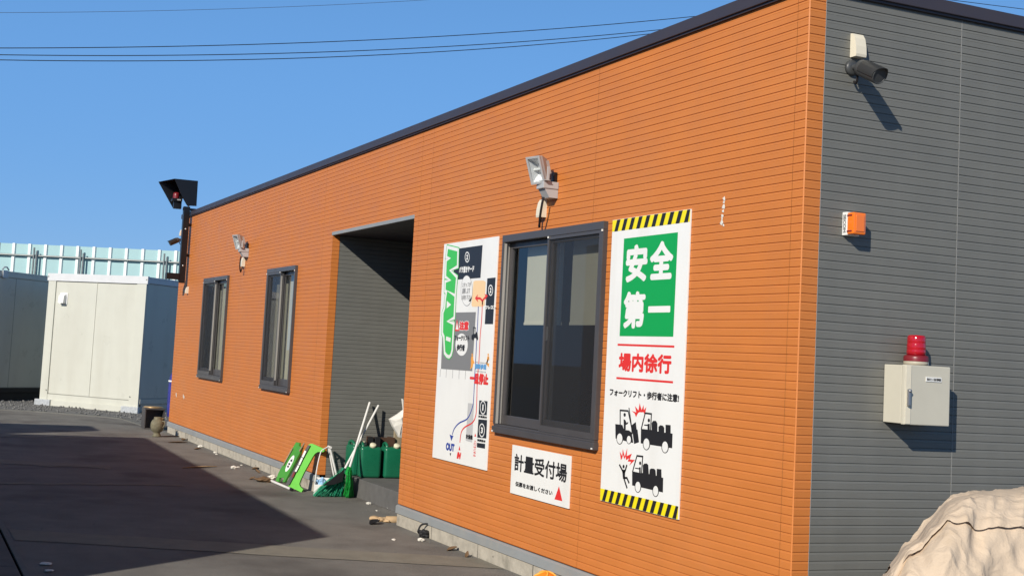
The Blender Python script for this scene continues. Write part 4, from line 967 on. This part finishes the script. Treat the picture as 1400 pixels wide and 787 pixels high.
b = MB(); face_poly(b, [(398.5+x/1, y) for x, y in []] or G(*[(403+42*math.cos(q)*.55+math.sin(q)*0-(80*math.sin(q))*-.48, 380-80*math.sin(q)) for q in [k*2*math.pi/24 for k in range(24)]]), .0015); obj('oval', b, WHITE, T)
b = MB()
for (cx, cy) in ((418, 352), (398, 385), (386, 410)): face_poly(b, G((cx-7, cy-10), (cx+10, cy-10), (cx+8, cy+9), (cx-9, cy+9)), .0025)
face_poly(b, G((424, 338), (430, 330), (428, 360), (422, 362)), .0025); obj('lettering', b, INK, T)
b = MB(); 
p1 = onp(*G((345, 400))[0], Pa, N1)+N1*.01; p2 = onp(*G((437, 232))[0], Pa, N1)+N1*.01
b.tube([p1, p2], .008, 6); p1 = onp(*G((505, 262))[0], Pa, N1)+N1*.012; p2 = onp(*G((556, 180))[0], Pa, N1)+N1*.012; b.tube([p1, p2], .008, 6); obj('strut', b, WOOD, T)
T = thing('sign_stand', tuple(P0), 'bright green folding sign stand with an arched leg beside the dustpan', 'sign stand')
N2 = Vector((-.55, -.82, .10)).normalized(); Pb = onz(*G((515, 660))[0])
pts, off = board(G((385, 600), (430, 522), (500, 375), (560, 255), (587, 195), (600, 187), (622, 186), (735, 236), (742, 252), (728, 268), (706, 268), (676, 266), (648, 284), (622, 322), (595, 372), (540, 470), (505, 545), (494, 580), (505, 606), (532, 632), (515, 662)), Pb, N2, .045)
b = MB(); b.prism(pts, off); obj('board', b, LIME, T)
def bf(mb, px, lift, th=.004):
    P = [onp(x, y, Pb, N2)+N2*lift for x, y in px]; mb.prism(P, N2*th)
b = MB(); bf(b, G((365, 585), (400, 588), (470, 455), (535, 335), (606, 205), (583, 200), (510, 325), (440, 450)), .004, .012); obj('side_rail', b, CAMG, T)
b = MB()
for s in (((455, 455), (470, 462), (500, 405), (487, 395)), ((490, 390), (504, 398), (535, 330), (520, 322)), ((524, 315), (540, 322), (568, 262), (552, 252))): bf(b, G(*s), .0165, .003)
obj('reflective_tape', b, WHITE, T)
b = MB(); bf(b, G((422, 510), (440, 515), (460, 470), (445, 462)), .0165, .003); obj('red_tape', b, RED_D, T)
b = MB(); p = onz(*G((196, 553))[0]); q = onz(*G((412, 646))[0]); p.z = q.z = .016; b.tube([p, q], .014, 10)
pt = thing('white_pole', tuple(p), 'short white pole lying on the asphalt at the foot of the green boards', 'pole'); obj('rod', b, PVC, pt)
b = MB(); d = (q-p).normalized(); b.tube([q, q+d*.05], .018, 10); obj('end_cap', b, CABLE, pt)

# white sack, post and low plank box at the right of the doorway
Y = 7.05
edge = [ony(x, y, Y) for x, y in ((551, 545), (553, 560), (545, 566), (533.5, 573), (538, 583), (544, 593), (546, 597.5), (552, 598), (557, 597), (560, 560))]
c = sum(edge, Vector())/len(edge); b = MB(); n = len(edge)
vs = [c+Vector((0, -.05, 0))]
ring1 = [c.lerp(p, .55)+Vector((0, -.04+.012*math.sin(i*2.4), 0)) for i, p in enumerate(edge)]; back = [p+Vector((0, .05, 0)) for p in edge]
vs += ring1+edge+back; fs = [[0, 1+i, 1+(i+1) % n] for i in range(n)]
for a_ in (1, 1+n): fs += [[a_+i, a_+n+i, a_+n+(i+1) % n, a_+(i+1) % n] for i in range(n)]
fs.append([1+2*n+i for i in range(n)][::-1]); b.add(vs, fs); single('white_sack', b, CLOTH, 'folded white sack hanging at the doorway jamb above the jerry cans', 'sack')
b = MB(); p = ony(538.5, 600, 7.6); b.box((p.x, 7.58, STZ), (p.x+.085, 7.62, ony(540, 583, 7.6).z), .004); single('wooden_post', b, WOOD, 'upright pale board standing behind the jerry cans on the step', 'board')
b = MB(); p0 = ony(505, 596.5, 7.6); p1 = ony(537.5, 606, 7.6)
T = thing('plank_box', (p0.x, 7.6, STZ), 'low dark brown wooden box behind the jerry cans', 'box')
for k in range(3): z1 = p0.z-k*.11; b.box((p0.x, 7.55, max(STZ, z1-.1)), (p1.x, 7.575, z1), .003)
obj('slat', b, WOOD_D, T)
b = MB(); b.box((p0.x, 7.576, STZ), (p0.x+.04, 7.69, p0.z)); b.box((p1.x-.04, 7.576, STZ), (p1.x, 7.69, p0.z)); obj('side', b, WOOD_D, T)
b = MB()
for x in (506.5, 516): 
    p = ony(x, 598, 7.52); b.box((p.x-.03, 7.50, STZ), (p.x+.03, 7.54, p.z+.01), .004)
single('black_pad', b, BINDER, 'pair of black rubber blocks upright behind the jerry cans', 'block')

# ------------------------------------------------------------------ litter
WL = 'white scrap of litter on the asphalt near the orange wall'
for x, y, r in ((504, 689, .026), (533, 696, .026), (538, 738, .015), (576, 739, .026), (320, 640, .035), (326, 639, .02), (372, 654, .05), (274, 611, .035), (294, 619, .025), (537, 695, .014), (614, 742, .012), (515, 698, .01), (296, 621, .016), (330, 636, .014)):
    p = onz(x, y); single('scrap', crumple((p.x, p.y, r*.4), r, x, .5), SCRAP, WL, 'litter', 'white scraps of litter along the wall')
for x, y, r in ((63, 771.5, .036), (67, 781, .03)):
    p = onz(x, y); single('paper_scrap', crumple((p.x, p.y, .01), r, x+3, .18), SCRAP, 'flat white paper scrap on the shaded asphalt near the kerb', 'litter', 'paper scraps in the shade')
def leaf(name, x, y, ln, wd, ang, mt, label, cat='litter', h=.03, group=None):
    p = onz(x, y); b = MB(); n = 6; d = Vector((math.cos(ang), math.sin(ang), 0)); e = Vector((-d.y, d.x, 0)); vs = []
    for i in range(n+1):
        t = i/n; wv = wd*math.sin(math.pi*(.08+.84*t))/2
        for s in (-1, 0, 1): vs.append(p+d*ln*(t-.5)+e*wv*s+UZ*(.004+h*t*t+(.5*wv if s else 0)))
    fs = [[i*3+j, i*3+j+1, (i+1)*3+j+1, (i+1)*3+j] for i in range(n) for j in (0, 1)]; o = len(vs)
    vs2 = [v-UZ*.003 for v in vs]; b.add(vs, fs); b.add(vs2, fs)
    return single(name, b, mt, label, cat, group)
DL = 'dark curled leaf on the asphalt at the foot of the orange wall'
for x, y, ln, wd, an in ((618, 752, .1, .06, .3), (638, 761, .09, .03, 1.), (350, 641, .12, .07, .4), (352, 646, .08, .05, 2.), (243, 605, .3, .06, .1), (252, 601.5, .12, .1, .9), (270, 614, .1, .06, .2), (345, 655, .08, .05, .5)):
    leaf('dry_leaf', x, y, ln, wd, an, LEAF, DL, 'leaf', random.uniform(.01, .04), 'dry leaves along the wall')
leaf('dark_shard', 258, 600, .16, .12, 1.2, BINDER, 'upturned dark triangular shard by the far end of the wall', 'litter', .16)
leaf('stick', 236, 597, .5, .035, .25, WOOD_D, 'thin dark stick lying by the stoneware pot', 'stick', .02)
leaf('flat_stick', 273, 639, .5, .05, .35, TAN, 'pale flat stick lying on the edge of the big shadow', 'stick', .01)
p = onz(360, 658); single('rag', crumple((p.x, p.y, .02), .09, 31, .35), LEAF, 'brown crumpled rag beside the white pole at the green sign boards', 'rag')
b = MB(); rg_ = random.Random(5)
for i in range(700):      # crumbs of grit swept up along the wall and strewn over the yard
    if i < 520: y = rg_.uniform(.6, 15.6); x = -.02-abs(rg_.gauss(0, .16))
    else: x = rg_.uniform(-3.2, -.1); y = rg_.uniform(1.5, 12)
    if i < 520 and DR[0] < y < DR[1]: x += .25
    r = rg_.uniform(.002, .0062); c = Vector((x, y, r*.4))
    vs = [c+Vector(d)*r*rg_.uniform(.6, 1.2) for d in ((1, 0, 0), (-1, 0, 0), (0, 1, 0), (0, -1, 0), (0, 0, .8), (0, 0, -.8))]
    b.add(vs, [[0, 2, 4], [2, 1, 4], [1, 3, 4], [3, 0, 4], [2, 0, 5], [1, 2, 5], [3, 1, 5], [0, 3, 5]])
o = obj('gravel', b, GRAVEL); o['kind'] = 'stuff'; o['label'] = 'fine grit strewn over the asphalt along the wall base'
# work glove
p = onz(523, 712.5); T = thing('work_glove', (p.x, p.y, 0), 'tan work glove lying on the asphalt before the doorway corner', 'glove'); dx = Vector((.93, -.36, 0)); dy = Vector((.36, .93, 0))
b = crumple(p+UZ*.018, .06, 5, .35); obj('palm', b, TAN, T)
b = MB()
for k in range(4):
    s = p-dx*.03+dy*(-.035+k*.024)+UZ*.02; b.tube(smooth_path([s, s-dx*.05+UZ*.012, s-dx*.09+UZ*random.uniform(-.008, .01)+dy*random.uniform(-.01, .01)], 3), [.015]*6+[.009], 7)
b.tube([p+dx*.02-dy*.03+UZ*.02, p+dx*.06-dy*.075+UZ*.015], [.015, .01], 7); obj('finger', b, TAN, T)
b = MB(); b.tube(smooth_path([p+dx*.03+UZ*.018, p+dx*.08+UZ*.02, p+dx*.14+dy*.02+UZ*.02], 4), [.035]*8+[.03], 9); obj('cuff', b, TAN, T)
p = onz(512, 715); leaf('dark_scrap', 512, 716, .13, .09, .6, BINDER, 'dark crumpled scrap touching the tan work glove', 'litter', .03)
p = onz(580, 734); single('black_bag', crumple((p.x, p.y, .03), .052, 17, .75), BINDER, 'crumpled black plastic scrap against the concrete base', 'litter')
b = MB(); b.tube(smooth_path([p+Vector((-.05, .03, .04)), p+Vector((-.02, .03, .1)), p+Vector((.03, -.03, .115)), p+Vector((.05, -.06, .085))], 5), .008, 6); single('black_strap', b, BINDER, 'short black strap looping up from the black plastic scrap', 'strap')

# orange rubber ball at the bottom edge
px_ = .15; bc = onx(746, 790.5, -.22)
rb = .105; cz = onx(746, 780.5, -.22).z-rb
T = thing('road_cone', (bc.x, bc.y, 0), 'orange rounded post top poking up at the bottom edge before the concrete base', 'bollard')
b = MB(); zc = cz+rb
b.lathe([(0, 0), (.16, 0), (.16, .03), (.11, .04), (.085, max(.05, zc-.16)), (.088, zc-.09)], c=(bc.x, bc.y, 0), n=28) if zc > .2 else b.lathe([(0, 0), (.06, 0), (.075, .01)], c=(bc.x, bc.y, 0), n=28)
b.lathe([(rb*math.cos(q)*.82, zc-rb*.62+rb*.62*math.sin(q)) for q in [k*math.pi/20 for k in range(-6, 11)]], c=(bc.x, bc.y, 0), n=28); obj('post', b, ORB, T)
b = MB()
for k in range(5):
    q0 = k*1.256
    P = [Vector((bc.x+rb*.83*math.cos(q)*math.cos(q0+q*.7), bc.y+rb*.83*math.cos(q)*math.sin(q0+q*.7), zc-rb*.62+rb*.63*math.sin(q))) for q in [j*math.pi/18 for j in range(-2, 10)]]
    b.tube(P, .007, 6)
obj('swirl', b, ORB2, T)

# ------------------------------------------------------------------ tarpaulin cover over a machine, lower right
tops = [(-.86, .02), (-.74, .30), (-.64, .58), (-.56, .755), (-.52, .80), (-.46, .855), (-.39, .882), (-.33, .95), (-.29, .99), (-.24, 1.036), (-.18, 1.06), (-.12, 1.067), (-.058, 1.083), (.05, 1.095), (.25, 1.115), (.5, 1.12), (.75, 1.07), (.9, .98), (1.02, .75), (1.1, .35), (1.15, .02)]
def topz(x):
    for (a, za), (c_, zc_) in zip(tops, tops[1:]):
        if a <= x <= c_: t = (x-a)/(c_-a); return za+(zc_-za)*t
    return .02
YC = -1.25
def wr(x, y, z, k=0):
    v = Vector((x, y, z)); 
    f = .018*noise.noise(Vector((x*3.1+z*2.2, y*3, z*2.0+x*1.5+k)))+.011*noise.noise(Vector((x*9+z*5, y*7, z*3+k)))+.003*noise.noise(v*22)+.012*(1-abs(noise.noise(Vector((x*7-z*6, 4+k, z*2+x*2)))*2.4))
    f += .012*(1-abs(noise.noise(Vector((x*5.5+z*3.5, 2+k, z*1.3-x*.8)))*2.2))
    def rg(n, p): return max(0., 1-abs(n)*p)**2
    f += .011*rg(noise.noise(Vector((x*4.2+z*4.5, 7+k, z*1.4-x*1.2))), 4.5)+.008*rg(noise.noise(Vector((x*6-z*3.2, 11+k, z*2.4+x*1.5))), 4.0)+.003*rg(noise.noise(Vector((x*13+z*9, y*5, z*4-x*3))), 3.2)
    f += .010*noise.noise(Vector((x*15, 3.3+k, z*1.6)))*(1 if z < 1.0 else .3)
    return f
def surf(x, v, lift=0., k=0):
    q = math.pi*v; cs = math.cos(q); sn = max(0, math.sin(q)); t = topz(x)
    endf = min(1, max(0, (x+.86)/.55))**.5*min(1, max(0, (1.15-x)/.4))**.5
    D_ = (.36+.06*(1-sn))*(.2+.8*endf)
    y = YC-D_*math.copysign(abs(cs)**.75, cs); z = t*sn**.62
    n = Vector((0, -math.copysign(abs(cs)**.9, cs), sn+.15)); 
    if x < -.3: n += Vector((-.5*min(1, (-.3-x)*3), 0, 0))
    n.normalize()
    return Vector((x+.9*(y-YC), y, z))+n*(wr(x, y, z, k)*min(1, sn*3)*(.25 if sn > .985 else 1)+lift)
def cover_mesh(x0, x1, nx, vlo, vhi, nv, lift, k):
    b = MB(); vs = []
    for i in range(nx+1):
        x = x0+(x1-x0)*i/nx
        a_, c_ = vlo(x), vhi(x)
        for j in range(nv+1): vs.append(surf(x, a_+(c_-a_)*j/nv, lift(x, j/nv), k))
    w1 = nv+1; b.add(vs, [[i*w1+j, (i+1)*w1+j, (i+1)*w1+j+1, i*w1+j+1] for i in range(nx) for j in range(nv)], True); return b
T = thing('covered_machine', (.3, YC, 0), 'beige canvas cover draped over a machine before the grey wall', 'tarpaulin')
obj('cover', cover_mesh(-.86, 1.15, 160, lambda x: 0., lambda x: 1., 90, lambda x, t: 0., 0), TARP, T)
HEM = [(ony(x, y, YC).x, ony(x, y, -1.50).z) for x, y in ((1205, 800), (1228, 772), (1243, 758), (1254, 746), (1264, 737), (1272, 729), (1284, 725), (1328, 726), (1400, 731), (1500, 760))]
def vborder(x):     # height of the upper flap's hem on the front
    hem = HEM
    z = hem[0][1]
    for (a, za), (c_, zc_) in zip(hem, hem[1:]):
        if a <= x <= c_: z = za+(zc_-za)*(x-a)/(c_-a)
    r_ = min(.97, z/max(.05, topz(x))); return math.asin(r_**(1/.62))/math.pi
obj('flap', cover_mesh(-.53, 1.0, 140, vborder, lambda x: .8, 50, lambda x, t: .012+.010*math.exp(-((t-.03)/.03)**2)+.004*math.exp(-((t-.11)/.015)**2), 0), TARP, T)
b = MB()
sp = [surf(x, v, .012) for x, v in ((-.545, .30), (-.50, .27), (-.45, .245), (-.40, .23), (-.33, .225), (-.26, .215), (-.18, .20))]
for p, q in zip(sp, sp[1:]):
    n = Vector((-.3, -.8, .4)).normalized()*.004; e = Vector((0, -.01, -.035)); b.prism([p, q, q+e, p+e], n)
obj('strap', b, TARP, T)
b = MB(); b.tube(smooth_path([surf(-.555, .34, .006), surf(-.50, .40, .012), surf(-.44, .42, .012), surf(-.385, .42, .01)], 6), .012, 8); obj('piping', b, TARP, T)

# ------------------------------------------------------------------ overhead wires
def wire(px, Y, rad, mt, label):
    P = [ony(x, y, Y) for x, y in px]; xs = [p.x for p in P]; zs = [p.z for p in P]
    n = len(P)   # least-squares parabola
    S0 = [sum(x**k for x in xs) for k in range(5)]; Tt = [sum(z*x**k for x, z in zip(xs, zs)) for k in range(3)]
    Mx = Matrix(((S0[0], S0[1], S0[2]), (S0[1], S0[2], S0[3]), (S0[2], S0[3], S0[4]))); a_ = Mx.inverted() @ Vector(Tt)
    x0, x1 = min(xs)-7, max(xs)+14
    pts = []
    for i in range(61):
        x = x0+(x1-x0)*i/60; pts.append((x, Y, a_[0]+a_[1]*x+a_[2]*x*x))
    b = MB(); b.tube(pts, rad, 6); return single('overhead_cable', b, mt, label, 'cable', 'overhead cables crossing the sky')
wire([(0, 65.5), (130, 65.3), (250, 64), (500, 55.5), (730, 41), (960, 22)], 30, .012, WIRE, 'black overhead cable, upper one of the close set of three')
wire([(0, 75), (100, 76.3), (200, 76.2), (350, 74), (500, 69), (760, 54), (930, 38)], 30.3, .012, WIRE, 'black overhead cable, middle one of the close set of three')
wire([(0, 82), (60, 82.7), (160, 83.8), (300, 83), (400, 80.5), (600, 70), (860, 50)], 30.6, .012, WIRE, 'black overhead cable, lowest one of the close set of three')
wire([(0, 17.5), (100, 17), (200, 15.5), (350, 11), (570, 1)], 42, .008, WIRE_F, 'faint thin overhead cable high above the other three')
p0 = ony(1290, -1, 30); p1 = ony(1328, 3.8, 30); d = (p1-p0)
b = MB(); b.tube([p0-d*2, p0, p1, p1+d*8], .012, 6); single('overhead_cable', b, WIRE, 'short length of black cable above the roof edge of the grey side wall', 'cable', 'overhead cables crossing the sky')

# ------------------------------------------------------------------ neighbours outside the frame whose shadows cross the yard
def neighbour(name, poly, H, label):
    T = thing(name, (poly[0][0], poly[0][1], 0), label, 'building')
    b = MB(); b.prism([(x, y, 0) for x, y in poly], (0, 0, H-.12)); obj('wall', b, OFFICE, T)
    cx = sum(p[0] for p in poly)/4; cy = sum(p[1] for p in poly)/4
    b = MB(); b.prism([(x, y, H-.119) for x, y in poly], (0, 0, .119)); obj('roof', b, TRIM, T)
    (xa, ya), (xb, yb_) = poly[0], poly[1]; L = math.hypot(xb-xa, yb_-ya); n = int(L//2.4)
    for k in range(n):
        t0 = (k+.25)/n; t1 = (k+.75)/n
        b = MB(); a_ = Vector((xa+(xb-xa)*t0, ya+(yb_-ya)*t0, 1.)); c_ = Vector((xa+(xb-xa)*t1, ya+(yb_-ya)*t1, 1.)); b.prism([a_, c_, c_+UZ*1.2, a_+UZ*1.2], (.03, 0, 0)); wn = obj('window', b, FRAME, T)
        b = MB(); d = (c_-a_).normalized()*.05; b.prism([a_+d+UZ*.05, c_-d+UZ*.05, c_-d+UZ*1.15, a_+d+UZ*1.15], (.035, 0, 0)); obj('pane', b, LENS, wn)
neighbour('site_office', [(-5.95, .97), (-5.68, 10.77), (-11, 10.77), (-11, .97)], 3.5, 'long pale prefab office across the yard that shades the asphalt')
neighbour('site_hut', [(-6.2, 11.92), (-6.2, 12.96), (-9.5, 12.96), (-9.5, 11.92)], 3.5, 'narrow pale hut across the yard beyond the prefab office')
